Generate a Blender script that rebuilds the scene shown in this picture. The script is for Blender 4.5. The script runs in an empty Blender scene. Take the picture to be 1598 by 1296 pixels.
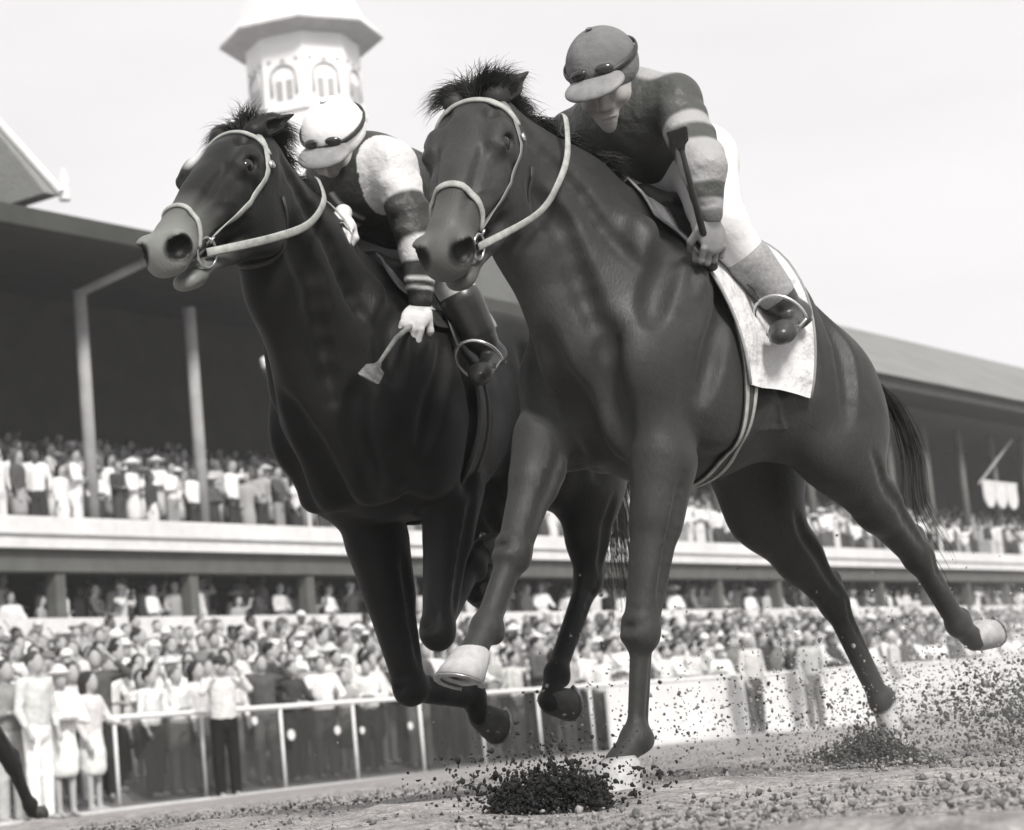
import bpy, math, random
import numpy as np
from mathutils import Vector, Matrix
R_ = math.radians
scene = bpy.context.scene
rng = random.Random(7)

# ------------------------------------------------------------------ camera
CAM_H = 0.204
PITCH, ROLL = R_(8.55), R_(5.43)
LENS_PX = 3278.0 / 1598.0
_fw = np.array([0, math.cos(PITCH), math.sin(PITCH)])
_r0 = np.array([1.0, 0, 0]); _u0 = np.array([0, -math.sin(PITCH), math.cos(PITCH)])
CAM_R = math.cos(ROLL) * _r0 - math.sin(ROLL) * _u0
CAM_U = math.sin(ROLL) * _r0 + math.cos(ROLL) * _u0
CAM_P = np.array([0, 0, CAM_H])
cam_data = bpy.data.cameras.new('camera')
cam = bpy.data.objects.new('camera', cam_data)
scene.collection.objects.link(cam)
m3 = Matrix((CAM_R, CAM_U, -_fw)).transposed()
cam.matrix_world = Matrix.Translation(CAM_P) @ m3.to_4x4()
cam_data.sensor_width = 36.0
cam_data.lens = 36.0 * LENS_PX
cam_data.clip_start = 0.05
cam_data.clip_end = 3000
cam_data.dof.use_dof = True
cam_data.dof.focus_distance = 5.75
cam_data.dof.aperture_fstop = 5.0
scene.camera = cam

# ------------------------------------------------------------------ sky, sun, exposure
SUN_EL, SUN_AZ = R_(42), R_(25)      # high and soft, from behind the camera and a little to its right
world = bpy.data.worlds.new('World'); scene.world = world
world.use_nodes = True
nt = world.node_tree; nt.nodes.clear()
sky = nt.nodes.new('ShaderNodeTexSky'); sky.sky_type = 'NISHITA'; sky.sun_disc = False
sky.sun_elevation = SUN_EL; sky.sun_rotation = R_(180) - 0.6
sky.air_density = 1.5; sky.dust_density = 4.0; sky.ozone_density = 1.0
bw = nt.nodes.new('ShaderNodeRGBToBW')
cl = nt.nodes.new('ShaderNodeTexNoise'); cl.inputs['Scale'].default_value = 2.2; cl.inputs['Detail'].default_value = 5
tc = nt.nodes.new('ShaderNodeTexCoord'); mp = nt.nodes.new('ShaderNodeMapping'); mp.inputs['Scale'].default_value = (1, 1, 3.5)
nt.links.new(tc.outputs['Generated'], mp.inputs['Vector']); nt.links.new(mp.outputs[0], cl.inputs['Vector'])
rmp = nt.nodes.new('ShaderNodeMapRange')
rmp.inputs['From Min'].default_value = .3; rmp.inputs['From Max'].default_value = .7
rmp.inputs['To Min'].default_value = 9.5; rmp.inputs['To Max'].default_value = 11.8
nt.links.new(cl.outputs['Fac'], rmp.inputs['Value'])
mx = nt.nodes.new('ShaderNodeMix'); mx.data_type = 'FLOAT'; mx.inputs['Factor'].default_value = .72
nt.links.new(sky.outputs[0], bw.inputs[0]); nt.links.new(bw.outputs[0], mx.inputs['A']); nt.links.new(rmp.outputs[0], mx.inputs['B'])
cmb = nt.nodes.new('ShaderNodeMix'); cmb.data_type = 'RGBA'; cmb.blend_type = 'MULTIPLY'; cmb.inputs['Factor'].default_value = 1
cmb.inputs['B'].default_value = (1.0, .975, .985, 1)
nt.links.new(mx.outputs['Result'], cmb.inputs['A'])
bg = nt.nodes.new('ShaderNodeBackground'); bg.inputs['Strength'].default_value = 0.070
nt.links.new(cmb.outputs['Result'], bg.inputs['Color'])
wo = nt.nodes.new('ShaderNodeOutputWorld'); nt.links.new(bg.outputs[0], wo.inputs[0])
sun_d = bpy.data.lights.new('sun', 'SUN'); sun_d.energy = 3.0; sun_d.angle = R_(12); sun_d.color = (1, .97, .93)
sun = bpy.data.objects.new('sun', sun_d); scene.collection.objects.link(sun)
_sd = Vector((math.sin(SUN_AZ) * math.cos(SUN_EL), -math.cos(SUN_AZ) * math.cos(SUN_EL), math.sin(SUN_EL)))
sun.rotation_euler = _sd.to_track_quat('Z', 'Y').to_euler()
sky.sun_rotation = math.atan2(_sd.x, _sd.y)
scene.view_settings.view_transform = 'Standard'; scene.view_settings.look = 'None'
scene.cycles.volume_bounces = 2; scene.cycles.volume_step_rate = 2.0
scene.view_settings.gamma = 1; scene.view_settings.exposure = 0.62

# ------------------------------------------------------------------ measuring helpers
def ray(x, y):
    return _fw + (x - 799.) / 3278. * CAM_R - (y - 648.) / 3278. * CAM_U
def on_plane(x, y, n, c):          # point seen at (x, y) on the plane n.P = c
    d = ray(x, y); return CAM_P + d * ((c - CAM_P @ n) / (d @ n))
def ground_at(x, y, z=0.): return on_plane(x, y, np.array([0, 0, 1.]), z)
RAIL_AZ = R_(34.27)
RD = np.array([math.sin(RAIL_AZ), math.cos(RAIL_AZ), 0])       # the way rail and grandstand run, away to the right
RN = np.array([-RD[1], RD[0], 0])                               # across the track towards the grandstand

# ------------------------------------------------------------------ object helpers
col = scene.collection
def tag(o, label=None, cat=None, group=None, kind=None):
    if label: o['label'] = label
    if cat: o['category'] = cat
    if group: o['group'] = group
    if kind: o['kind'] = kind
    return o
def empty(name, loc=(0, 0, 0), rz=0):
    o = bpy.data.objects.new(name, None); col.objects.link(o); o.location = loc; o.rotation_euler = (0, 0, rz)
    o.empty_display_size = .2; return o
def mesh_obj(name, verts, faces, mat, parent=None, smooth=True, attrs=None):
    me = bpy.data.meshes.new(name)
    verts = np.asarray(verts, dtype=np.float32)
    if isinstance(faces, np.ndarray):
        nf, k = faces.shape
        me.vertices.add(len(verts)); me.vertices.foreach_set('co', verts.ravel())
        me.loops.add(nf * k); me.loops.foreach_set('vertex_index', faces.astype(np.int32).ravel())
        me.polygons.add(nf); me.polygons.foreach_set('loop_start', np.arange(0, nf * k, k, dtype=np.int32))
        me.polygons.foreach_set('loop_total', np.full(nf, k, dtype=np.int32))
        me.update(calc_edges=True)
    else:
        me.from_pydata([tuple(map(float, v)) for v in verts], [], [tuple(map(int, f)) for f in faces]); me.update()
    if smooth: me.polygons.foreach_set('use_smooth', [True] * len(me.polygons))
    for an, av in (attrs or {}).items():
        at = me.attributes.new(an, 'FLOAT', 'POINT'); at.data.foreach_set('value', np.asarray(av, dtype=np.float32))
    for m in (mat if isinstance(mat, (list, tuple)) else [mat]):
        me.materials.append(m)
    o = bpy.data.objects.new(name, me); col.objects.link(o)
    if parent: o.parent = parent
    return o

class MB:
    def __init__(s): s.v = []; s.f = []
    def add(s, v, f):
        n = len(s.v); s.v += [tuple(map(float, p)) for p in v]; s.f += [tuple(i + n for i in q) for q in f]
    def box(s, c, size, M=None):
        v = []
        for i in (-1, 1):
            for j in (-1, 1):
                for k in (-1, 1):
                    p = np.array([i * size[0] / 2, j * size[1] / 2, k * size[2] / 2])
                    if M is not None: p = p @ np.asarray(M)
                    v.append(np.asarray(c) + p)
        s.add(v, [(0, 1, 3, 2), (4, 6, 7, 5), (0, 4, 5, 1), (2, 3, 7, 6), (0, 2, 6, 4), (1, 5, 7, 3)])
    def tube(s, pts, r, n=8, flat=None, cap=True):
        pts = [np.array(p, float) for p in pts]; rr = r if isinstance(r, (list, tuple)) else [r] * len(pts)
        base = len(s.v); prev = None
        for i, p in enumerate(pts):
            t = pts[min(i + 1, len(pts) - 1)] - pts[max(i - 1, 0)]; t /= np.linalg.norm(t) + 1e-9
            if flat is not None:
                nn = np.array(flat[i] if np.ndim(flat) == 2 else flat, float); nn = nn - t * (nn @ t); nn /= np.linalg.norm(nn) + 1e-9
            else:
                if prev is None: prev = np.array([0, 0, 1.]) if abs(t[2]) < .9 else np.array([1., 0, 0])
                nn = prev - t * (prev @ t); nn /= np.linalg.norm(nn) + 1e-9; prev = nn
            b = np.cross(t, nn)
            ra = rr[i] if np.ndim(rr[i]) else (rr[i], rr[i])    # (along normal, across)
            for k in range(n):
                a = 2 * math.pi * k / n
                s.v.append(tuple(p + nn * math.cos(a) * ra[0] + b * math.sin(a) * ra[1]))
        for i in range(len(pts) - 1):
            for k in range(n):
                a = base + i * n + k; b2 = base + i * n + (k + 1) % n
                s.f.append((a, b2, b2 + n, a + n))
        if cap:
            s.f.append(tuple(base + k for k in range(n))[::-1]); s.f.append(tuple(base + (len(pts) - 1) * n + k for k in range(n)))
    def build(s, name, mat, parent=None, smooth=False):
        return mesh_obj(name, s.v, s.f, mat, parent, smooth)

# ------------------------------------------------------------------ implicit-surface modeller (smooth blends of tapered limbs and muscles)
def nrm(v): v = np.asarray(v, float); return v / (np.linalg.norm(v) + 1e-12)
class Field:
    def __init__(s): s.p = []
    def cone(s, a, b, ra, rb, lat=1., k=.03, op=1, side=(0, 1, 0)):
        a = np.array(a, float); b = np.array(b, float); R = max(ra, rb) * max(1, lat)
        lo = np.minimum(a, b) - R; hi = np.maximum(a, b) + R
        ab = b - a; L2 = ab @ ab + 1e-12; sd = nrm(side)
        sd = sd - ab * (sd @ ab) / L2; sd = nrm(sd)
        def f(P):
            q = P - a; t = np.clip((q @ ab) / L2, 0, 1); v = q - t[..., None] * ab
            if lat != 1:
                c = v @ sd; v = v + (c * (1 / lat - 1))[..., None] * sd
            return np.sqrt((v * v).sum(-1)) - (ra + (rb - ra) * t)
        s.p.append((lo, hi, f, k, op)); return s
    def ell(s, c, r, M=None, k=.03, op=1):
        c = np.array(c, float); r = np.array(r, float); M = np.eye(3) if M is None else np.asarray(M, float)  # rows = local axes
        e = np.sqrt(((M * r[:, None]) ** 2).sum(0)); lo = c - e; hi = c + e
        def f(P):
            q = (P - c) @ M.T; k0 = np.sqrt(((q / r) ** 2).sum(-1)); k1 = np.sqrt(((q / r ** 2) ** 2).sum(-1)) + 1e-9
            return k0 * (k0 - 1) / k1
        s.p.append((lo, hi, f, k, op)); return s
    def chain(s, pts, rr, lat=1., k=.03, side=(0, 1, 0)):
        for i in range(len(pts) - 1): s.cone(pts[i], pts[i + 1], rr[i], rr[i + 1], lat, k, 1, side)
        return s
    def crease(s, pts, r=.02, depth=.0, k=.03, op=-1, ends=True, steps=5):
        """soft groove (op -1) or raised cord (op 1) along a line laid on the surface"""
        pts = [np.array(p, float) for p in pts]; Q = [pts[i] + (pts[i + 1] - pts[i]) * j / steps for i in range(len(pts) - 1) for j in range(steps)] + [pts[-1]]
        Q, N = s.project(np.array(Q), depth); n = len(Q)
        for i in range(n - 1):
            ta, tb = (math.sin(math.pi * (x + .6) / (n + .2)) for x in (i, i + 1)); s.cone(Q[i], Q[i + 1], r * max(ta, .15), r * max(tb, .15), 1, k, op)
    @staticmethod
    def comb(A, d, k, op):
        if op == 1:
            h = np.maximum(k - np.abs(A - d), 0) / k; return np.minimum(A, d) - h * h * k * .25
        d = -d; h = np.maximum(k - np.abs(A - d), 0) / k; return np.maximum(A, d) + h * h * k * .25
    def value(s, P):
        P = np.asarray(P, float); A = np.full(P.shape[:-1], 1.0)
        mn, mxx = P.reshape(-1, 3).min(0), P.reshape(-1, 3).max(0)
        for lo, hi, f, k, op in s.p:
            pad = k + (.30 if op == 1 else .01)
            if (mn > hi + pad).any() or (mxx < lo - pad).any(): continue
            m = ((P > lo - pad) & (P < hi + pad)).all(-1)
            if m.any(): A[m] = s.comb(A[m], f(P[m]), k, op)
        return A
    def grad(s, P, e=.004):
        P = np.asarray(P, float)
        sh = P.shape; Q = (P.reshape(1, -1, 3) + np.concatenate([np.eye(3), -np.eye(3)])[:, None] * e); v = s.value(Q); g = np.stack([v[i] - v[i + 3] for i in range(3)], -1).reshape(sh)
        return g / (np.linalg.norm(g, axis=-1, keepdims=True) + 1e-9)
    def project(s, P, off=0., it=6):
        P = np.array(P, float)
        for _ in range(it):
            g = s.grad(P); P = P - g * (s.value(P) - off)[..., None] * .9
        return P, s.grad(P)
    def mesh(s, h, lo=None, hi=None, off=0.):
        L = np.min([p[0] for p in s.p if p[4] == 1], 0) - .05 if lo is None else np.array(lo, float)
        U = np.max([p[1] for p in s.p if p[4] == 1], 0) + .05 if hi is None else np.array(hi, float)
        n = np.ceil((U - L) / h).astype(int) + 1
        A = np.full(n, 1.0, dtype=np.float32)
        ax = [L[i] + np.arange(n[i]) * h for i in range(3)]
        for plo, phi, f, k, op in s.p:
            pad = k + 4 * h + abs(off)
            i0 = np.clip(np.floor((plo - pad - L) / h).astype(int), 0, n); i1 = np.clip(np.ceil((phi + pad - L) / h).astype(int) + 1, 0, n)
            if (i1 - i0 <= 0).any(): continue
            G = np.stack(np.meshgrid(ax[0][i0[0]:i1[0]], ax[1][i0[1]:i1[1]], ax[2][i0[2]:i1[2]], indexing='ij'), -1)
            sl = tuple(slice(i0[i], i1[i]) for i in range(3))
            A[sl] = s.comb(A[sl], f(G), k, op)
        return surface_nets(A - off, L, h)
def surface_nets(A, L, h):
    ins = A < 0
    n = np.array(A.shape) - 1
    cnt = np.zeros(n, np.int8)
    for i in (0, 1):
        for j in (0, 1):
            for k in (0, 1): cnt += ins[i:i + n[0], j:j + n[1], k:k + n[2]]
    act = (cnt > 0) & (cnt < 8)
    idx = np.full(n, -1, np.int64); c = np.argwhere(act); idx[act] = np.arange(len(c))
    S = np.zeros((len(c), 3)); W = np.zeros(len(c))
    corners = [(i, j, k) for i in (0, 1) for j in (0, 1) for k in (0, 1)]
    for a in corners:
        for d in range(3):
            if a[d] == 1: continue
            b = list(a); b[d] = 1
            va = A[c[:, 0] + a[0], c[:, 1] + a[1], c[:, 2] + a[2]]; vb = A[c[:, 0] + b[0], c[:, 1] + b[1], c[:, 2] + b[2]]
            m = (va < 0) != (vb < 0); t = np.where(m, va / np.where(m, va - vb, 1), 0)
            p = np.array(a, float)[None] + np.zeros((len(c), 3)); p[:, d] += t
            S += p * m[:, None]; W += m
    V = L + (c + S / W[:, None]) * h
    F = []
    for d in range(3):
        u, v = (d + 1) % 3, (d + 2) % 3
        sa = [slice(None)] * 3; sb = [slice(None)] * 3; sa[d] = slice(0, -1); sb[d] = slice(1, None)
        a = ins[tuple(sa)]; b = ins[tuple(sb)]
        e = np.argwhere(a != b)
        e = e[(e[:, u] > 0) & (e[:, v] > 0) & (e[:, u] < A.shape[u] - 1) & (e[:, v] < A.shape[v] - 1)]
        fl = a[e[:, 0], e[:, 1], e[:, 2]]
        def g(du, dv):
            q = e.copy(); q[:, u] += du; q[:, v] += dv; return idx[q[:, 0], q[:, 1], q[:, 2]]
        Q = np.stack([g(-1, -1), g(0, -1), g(0, 0), g(-1, 0)], 1)
        Q[~fl] = Q[~fl][:, ::-1]
        F.append(Q)
    F = np.concatenate(F); F = F[(F >= 0).all(1)]
    return V, F
def smooth_mesh(V, F, it=1, lam=.5):
    e = np.concatenate([F[:, [0, 1]], F[:, [1, 2]], F[:, [2, 3]], F[:, [3, 0]]])
    for _ in range(it):
        S = np.zeros_like(V); W = np.zeros(len(V))
        for i, j in ((0, 1), (1, 0)):
            for d in range(3): S[:, d] += np.bincount(e[:, i], V[e[:, j], d], len(V))
            W += np.bincount(e[:, i], minlength=len(V))
        V = V + lam * (S / np.maximum(W, 1)[:, None] - V)
    return V

# ------------------------------------------------------------------ materials
def mat(name, base, rough=.7, spec=.3, noise=None, bump=None, sheen=0, metal=0, attr=None, objcol=False, coat=0):
    """grey value or rgb base; noise=(scale, low, high) multiplies the colour; bump=(scale, strength, distance)"""
    m = bpy.data.materials.new(name); m.use_nodes = True; t = m.node_tree; b = t.nodes['Principled BSDF']
    rgb = (base, base, base) if not isinstance(base, (tuple, list)) else base
    b.inputs['Roughness'].default_value = rough; b.inputs['Specular IOR Level'].default_value = spec
    b.inputs['Metallic'].default_value = metal; b.inputs['Sheen Weight'].default_value = sheen; b.inputs['Coat Weight'].default_value = coat
    c = t.nodes.new('ShaderNodeRGB'); c.outputs[0].default_value = (*rgb, 1); cur = c.outputs[0]
    tcn = t.nodes.new('ShaderNodeTexCoord')
    def mult(a, fac):
        x = t.nodes.new('ShaderNodeMix'); x.data_type = 'RGBA'; x.blend_type = 'MULTIPLY'; x.inputs['Factor'].default_value = 1
        t.links.new(a, x.inputs['A']); t.links.new(fac, x.inputs['B']); return x.outputs['Result']
    if objcol:
        oi = t.nodes.new('ShaderNodeObjectInfo'); cur = mult(cur, oi.outputs['Color'])
    for nz in ([noise] if noise and not isinstance(noise[0], tuple) else (noise or [])):
        n_ = t.nodes.new('ShaderNodeTexNoise'); n_.inputs['Scale'].default_value = nz[0]; n_.inputs['Detail'].default_value = 6; n_.inputs['Roughness'].default_value = .6
        t.links.new(tcn.outputs['Object'], n_.inputs['Vector'])
        r_ = t.nodes.new('ShaderNodeMapRange'); r_.inputs['From Min'].default_value = .3; r_.inputs['From Max'].default_value = .7
        r_.inputs['To Min'].default_value = nz[1]; r_.inputs['To Max'].default_value = nz[2]; t.links.new(n_.outputs['Fac'], r_.inputs['Value'])
        cur = mult(cur, r_.outputs[0])
    for an, rgb2 in (attr or []):       # blend to another colour where the painted marking attribute is 1
        a_ = t.nodes.new('ShaderNodeAttribute'); a_.attribute_name = an
        x = t.nodes.new('ShaderNodeMix'); x.data_type = 'RGBA'; t.links.new(a_.outputs['Fac'], x.inputs['Factor'])
        r2 = (rgb2,) * 3 if not isinstance(rgb2, (tuple, list)) else rgb2
        t.links.new(cur, x.inputs['A']); x.inputs['B'].default_value = (*r2, 1); cur = x.outputs['Result']
    t.links.new(cur, b.inputs['Base Color'])
    if bump:
        prev = None
        for bp in ([bump] if not isinstance(bump[0], tuple) else bump):
            n_ = t.nodes.new('ShaderNodeTexNoise'); n_.inputs['Scale'].default_value = bp[0]; n_.inputs['Detail'].default_value = 5
            t.links.new(tcn.outputs['Object'], n_.inputs['Vector'])
            bu = t.nodes.new('ShaderNodeBump'); bu.inputs['Strength'].default_value = bp[1]; bu.inputs['Distance'].default_value = bp[2]
            t.links.new(n_.outputs['Fac'], bu.inputs['Height'])
            if prev: t.links.new(prev, bu.inputs['Normal'])
            prev = bu.outputs[0]
        t.links.new(prev, b.inputs['Normal'])
    return m
def coat(name, base, muzzle, star, spec=.34):
    """short glossy coat: muscle relief, veins, lie of the hair, uneven sweat shine"""
    m = mat(name, dk(base), .42, spec, [(2.2, .75, 1.3), (70, .8, 1.2), (6, .88, 1.12)], None, sheen=.05, attr=[('muzzle', muzzle), ('dark', dk(.004)), ('sock', .55), ('star', star)])
    t = m.node_tree; b = t.nodes['Principled BSDF']; tcn = t.nodes.new('ShaderNodeTexCoord'); prev = None
    def noise(scale, detail=4, vec=None, dist=0):
        n_ = t.nodes.new('ShaderNodeTexNoise'); n_.inputs['Scale'].default_value = scale; n_.inputs['Detail'].default_value = detail; n_.inputs['Distortion'].default_value = dist
        t.links.new(vec or tcn.outputs['Object'], n_.inputs['Vector']); return n_.outputs['Fac']
    def math_(op, a, b2=None, c=None):
        x = t.nodes.new('ShaderNodeMath'); x.operation = op
        for i, q in enumerate((a, b2, c)):
            if q is None: continue
            if isinstance(q, (int, float)): x.inputs[i].default_value = q
            else: t.links.new(q, x.inputs[i])
        return x.outputs[0]
    def bump(h, st, d):
        nonlocal prev
        bu = t.nodes.new('ShaderNodeBump'); bu.inputs['Strength'].default_value = st; bu.inputs['Distance'].default_value = d; t.links.new(h, bu.inputs['Height'])
        if prev: t.links.new(prev, bu.inputs['Normal'])
        prev = bu.outputs[0]
    bump(noise(5.0, 1.5, None, .3), .35, .035); bump(noise(12, 1.5, None, .3), .16, .010)
    v = noise(7, 1.5, None, 1.2); rdg = math_('SUBTRACT', 1., math_('MULTIPLY', math_('ABSOLUTE', math_('SUBTRACT', v, .5)), 26.)); rdg = math_('MAXIMUM', rdg, 0.)
    msk = noise(3.1, 1); mk = math_('MULTIPLY', math_('MAXIMUM', math_('SUBTRACT', msk, .48), 0.), 8.); mk = math_('MINIMUM', mk, 1.)
    bump(math_('MULTIPLY', rdg, mk), .10, .0025)
    mp = t.nodes.new('ShaderNodeMapping'); mp.inputs['Scale'].default_value = (60, 240, 60); t.links.new(tcn.outputs['Object'], mp.inputs['Vector'])
    bump(noise(1., 3, mp.outputs[0]), .5, .003)
    rr = t.nodes.new('ShaderNodeMapRange'); rr.inputs['From Min'].default_value = .35; rr.inputs['From Max'].default_value = .65; rr.inputs['To Min'].default_value = .48; rr.inputs['To Max'].default_value = .70
    t.links.new(noise(4.5, 4), rr.inputs['Value']); t.links.new(rr.outputs[0], b.inputs['Roughness']); t.links.new(prev, b.inputs['Normal']); return m
def dk(v): return (v * 1.0, v * 1.03, v * .97)       # the print's slightly green blacks
# ------------------------------------------------------------------ horses
class Frame:
    """upright frame of a horse: x forward, y to its left, z up"""
    def __init__(s, az, px, py, l0, z0=0., shift=0.):
        a = R_(az); s.F = np.array([-math.sin(a), -math.cos(a), 0]); s.L = np.array([math.cos(a), -math.sin(a), 0])
        hoof = ground_at(px, py, z0); s.O = hoof - s.L * (l0 - shift); s.O[2] = 0; s.rz = math.atan2(s.F[1], s.F[0])
    def J(s, x, y, l):
        P = on_plane(x, y, s.L, s.O @ s.L + l); q = P - s.O; return np.array([q @ s.F, q @ s.L, P[2]])
    def world(s, q): q = np.asarray(q, float); return s.O + q[..., :1] * s.F + q[..., 1:2] * s.L + q[..., 2:] * np.array([0, 0, 1.])
    def pix(s, q):
        v = s.world(np.asarray(q, float)) - CAM_P; z = v @ _fw; return 799 + 3278 * (v @ CAM_R) / z, 648 - 3278 * (v @ CAM_U) / z

def head_axes(yaw, pitch, roll):       # yaw relative to the body, to its left positive; rows = face axis, left, dorsal
    a, q, r = R_(yaw), R_(pitch), R_(roll)
    Fv = np.array([math.cos(a), math.sin(a), 0]); L = np.array([-math.sin(a), math.cos(a), 0]); Z = np.array([0, 0, 1.])
    x = Fv * math.cos(q) - Z * math.sin(q); z = Fv * math.sin(q) + Z * math.cos(q)
    return np.array([x, L * math.cos(r) + z * math.sin(r), -L * math.sin(r) + z * math.cos(r)])

def hoof_mesh(c, toe, up, s=1.):
    """hoof: c coronet centre, toe = ground-surface forward direction, up = from sole to coronet"""
    toe = nrm(toe); up = np.asarray(up, float); up = nrm(up - toe * (up @ toe)); y = np.cross(up, toe)
    v = []; n = 20; rings = [(.012, .030, .032, -.004), (.0, .043, .044, .0), (-.012, .047, .048, .004), (-.05, .056, .054, .018), (-.078, .062, .058, .028), (-.080, .056, .052, .028), (-.072, .030, .028, .026)]
    for (h, rx, ry, sh) in rings:
        for k in range(n):
            a = 2 * math.pi * k / n
            x = math.cos(a) * rx; 
            if x < -rx * .55: x = -rx * .55 - (abs(x) - rx * .55) * .35
            v.append(c + (toe * (x + sh) + y * math.sin(a) * ry + up * h) * s)
    f = [(i * n + k, i * n + (k + 1) % n, (i + 1) * n + (k + 1) % n, (i + 1) * n + k) for i in range(len(rings) - 1) for k in range(n)]
    f.append(tuple(range(n))); f.append(tuple((len(rings) - 1) * n + k for k in range(n))[::-1])
    # shoe: a flattened horseshoe bar under the wall
    sv = MB(); pts = []
    for k in range(15):
        a = math.pi * (-.78 + 1.56 * k / 14)
        pts.append(c + (toe * (math.cos(a) * .056 + .028) + y * math.sin(a) * .052 - up * .084) * s)
    sv.tube(pts, [(.005 * s, .010 * s)] * 15, 6, flat=up)
    return v, f, sv

def foreleg(f, S, sd, E, K, T, C, toe, up, r=.027, kn=1., arm=1.):
    """E elbow, K knee, T fetlock, C coronet"""
    f.cone(S, E, .10, .085, .85, .07)
    m = E + (K - E) * .35; back = nrm(np.cross(K - E, [0, 1, 0])); back = back if back[0] < 0 else -back
    f.cone(E, K, .088 * arm, .050 * (arm + 1) / 2, .9, .05)
    f.cone(E + back * .025, m + back * .026, .074 * arm, .058 * arm, .95, .04)
    f.cone(E - back * .03, m - back * .018, .066, .055, .9, .04)
    u = nrm(K - E); w = nrm(T - K)
    f.ell(K, (.056 * kn, .058 * kn, .068), [nrm(np.cross([0, 1, 0], u)), (0, 1, 0), u], .018)
    f.ell(K + back * .035, (.022, .022, .03), None, .025)
    lower_leg(f, K, T, C, r)
    return nrm(T - K)
def lower_leg(f, K, T, C, r):
    w = T - K; back = nrm(np.cross(w, [0, 1, 0])); back = back if back[0] < 0 else -back
    f.cone(K, T, r + .004, r - .003, .9, .02)
    f.cone(K + back * .034 + w * .10, T + back * .032, .014, .015, .9, .007)
    f.ell(T + back * .006, (.050, .046, .048), None, .02); f.ell(T + back * .040, (.026, .030, .030), None, .015)
    f.cone(T, C, .035, .040, 1., .016)
def hindleg(f, sd, hip, S, Hk, T, C):
    f.cone(hip, S, .20, .125, .72, .10)
    f.ell((hip + S) / 2 + np.array([-.06, .02 * sd, -.02]), (.20, .13, .24), None, .08)
    gz = Hk - S; back = nrm(np.cross(gz, [0, 1, 0])); back = back if back[0] < 0 else -back
    f.cone(S, S + gz * .5, .13, .092, .75, .06)
    f.cone(S + gz * .5, Hk, .085, .052, .85, .04)
    poh = Hk + back * .048 - nrm(T - Hk) * .045            # point of the hock
    f.cone(S + gz * .55 + back * .045, poh, .020, .019, .8, .035)
    f.ell(Hk, (.058, .053, .075), [nrm(np.cross([0, 1, 0], nrm(T - Hk))), (0, 1, 0), nrm(T - Hk)], .018)
    f.ell(poh, (.026, .024, .030), None, .03)
    f.cone(poh, Hk + (T - Hk) * .35 + back * .02, .022, .018, .8, .03)
    lower_leg(f, Hk, T, C, .040)

def horse_head(f, o, A, s):
    """o poll point, A rows (face axis, left, dorsal), s scale"""
    LW = 1.2
    P = lambda x, y, z: o + s * (np.array([x, y * LW, z]) @ A)
    def e(c, r, k=.03, op=1, tilt=0, yaw=0):
        M = A
        if tilt: c_, s_ = math.cos(tilt), math.sin(tilt); M = np.array([A[0] * c_ + A[2] * s_, A[1], -A[0] * s_ + A[2] * c_])
        if yaw: c_, s_ = math.cos(yaw), math.sin(yaw); M = np.array([M[0] * c_ + M[1] * s_, -M[0] * s_ + M[1] * c_, M[2]])
        f.ell(P(*c), np.array(r) * s * np.array([1, LW, 1]), M, k * s, op)
    def cn(a, b, ra, rb, lat=1, k=.03, op=1): f.cone(P(*a), P(*b), ra * s, rb * s, lat * LW if a[1] == 0 else lat, k * s, op, A[1])
    e((.10, 0, -.015), (.15, .090, .085), .04)                 # cranium
    cn((.12, 0, -.05), (.30, 0, -.045), .092, .082, .86, .05)   # upper face
    cn((.28, 0, -.035), (.50, 0, -.030), .080, .055, .80, .05)  # nose
    cn((.14, 0, .035), (.50, 0, .008), .030, .022, 1.15, .04)     # nasal ridge
    for q in (-1, 1):
        e((.17, .055 * q, -.14), (.125, .034, .105), .05, 1, .25, 0)   # cheek
        cn((.22, .045 * q, -.20), (.47, .022 * q, -.130), .030, .020, 1, .04)   # jaw bar
        e((.190, .070 * q, .022), (.060, .026, .034), .035, 1, -.2)   # brow
        cn((.15, .088 * q, .018), (.225, .088 * q, .024), .011, .010, 1, .02)                                # upper lid ridge
        cn((.25, .072 * q, -.028), (.38, .052 * q, -.035), .013, .009, 1, .025)  # facial crest
        cn((.20, .085 * q, -.02), (.10, .082 * q, -.04), .016, .016, 1, .03)
    e((.555, 0, -.030), (.068, .058, .055), .03)               # muzzle
    e((.585, 0, -.055), (.040, .044, .034), .02)                # upper lip
    e((.535, 0, -.128), (.044, .034, .026), .015)                # lower lip and chin
    e((.50, 0, -.142), (.034, .028, .024), .02)
    for q in (-1, 1):
        e((.570, .040 * q, -.012), (.044, .026, .040), .012, 1, 0, .45 * q)     # flared nostril rim
        e((.594, .052 * q, -.014), (.036, .028, .030), .006, -1, 0, .45 * q)
        e((.206, .096 * q, .022), (.026, .016, .017), .008, -1, -.15, .5 * q)
        cn((.180, .080 * q, -.002), (.235, .074 * q, .0), .010, .008, 1, .012); cn((.165, .072 * q, .046), (.225, .068 * q, .042), .012, .010, 1, .014)                       # eye socket
    e((.56, 0, -.098), (.075, .05, .0085), .01, -1, .12)
    return P

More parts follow.
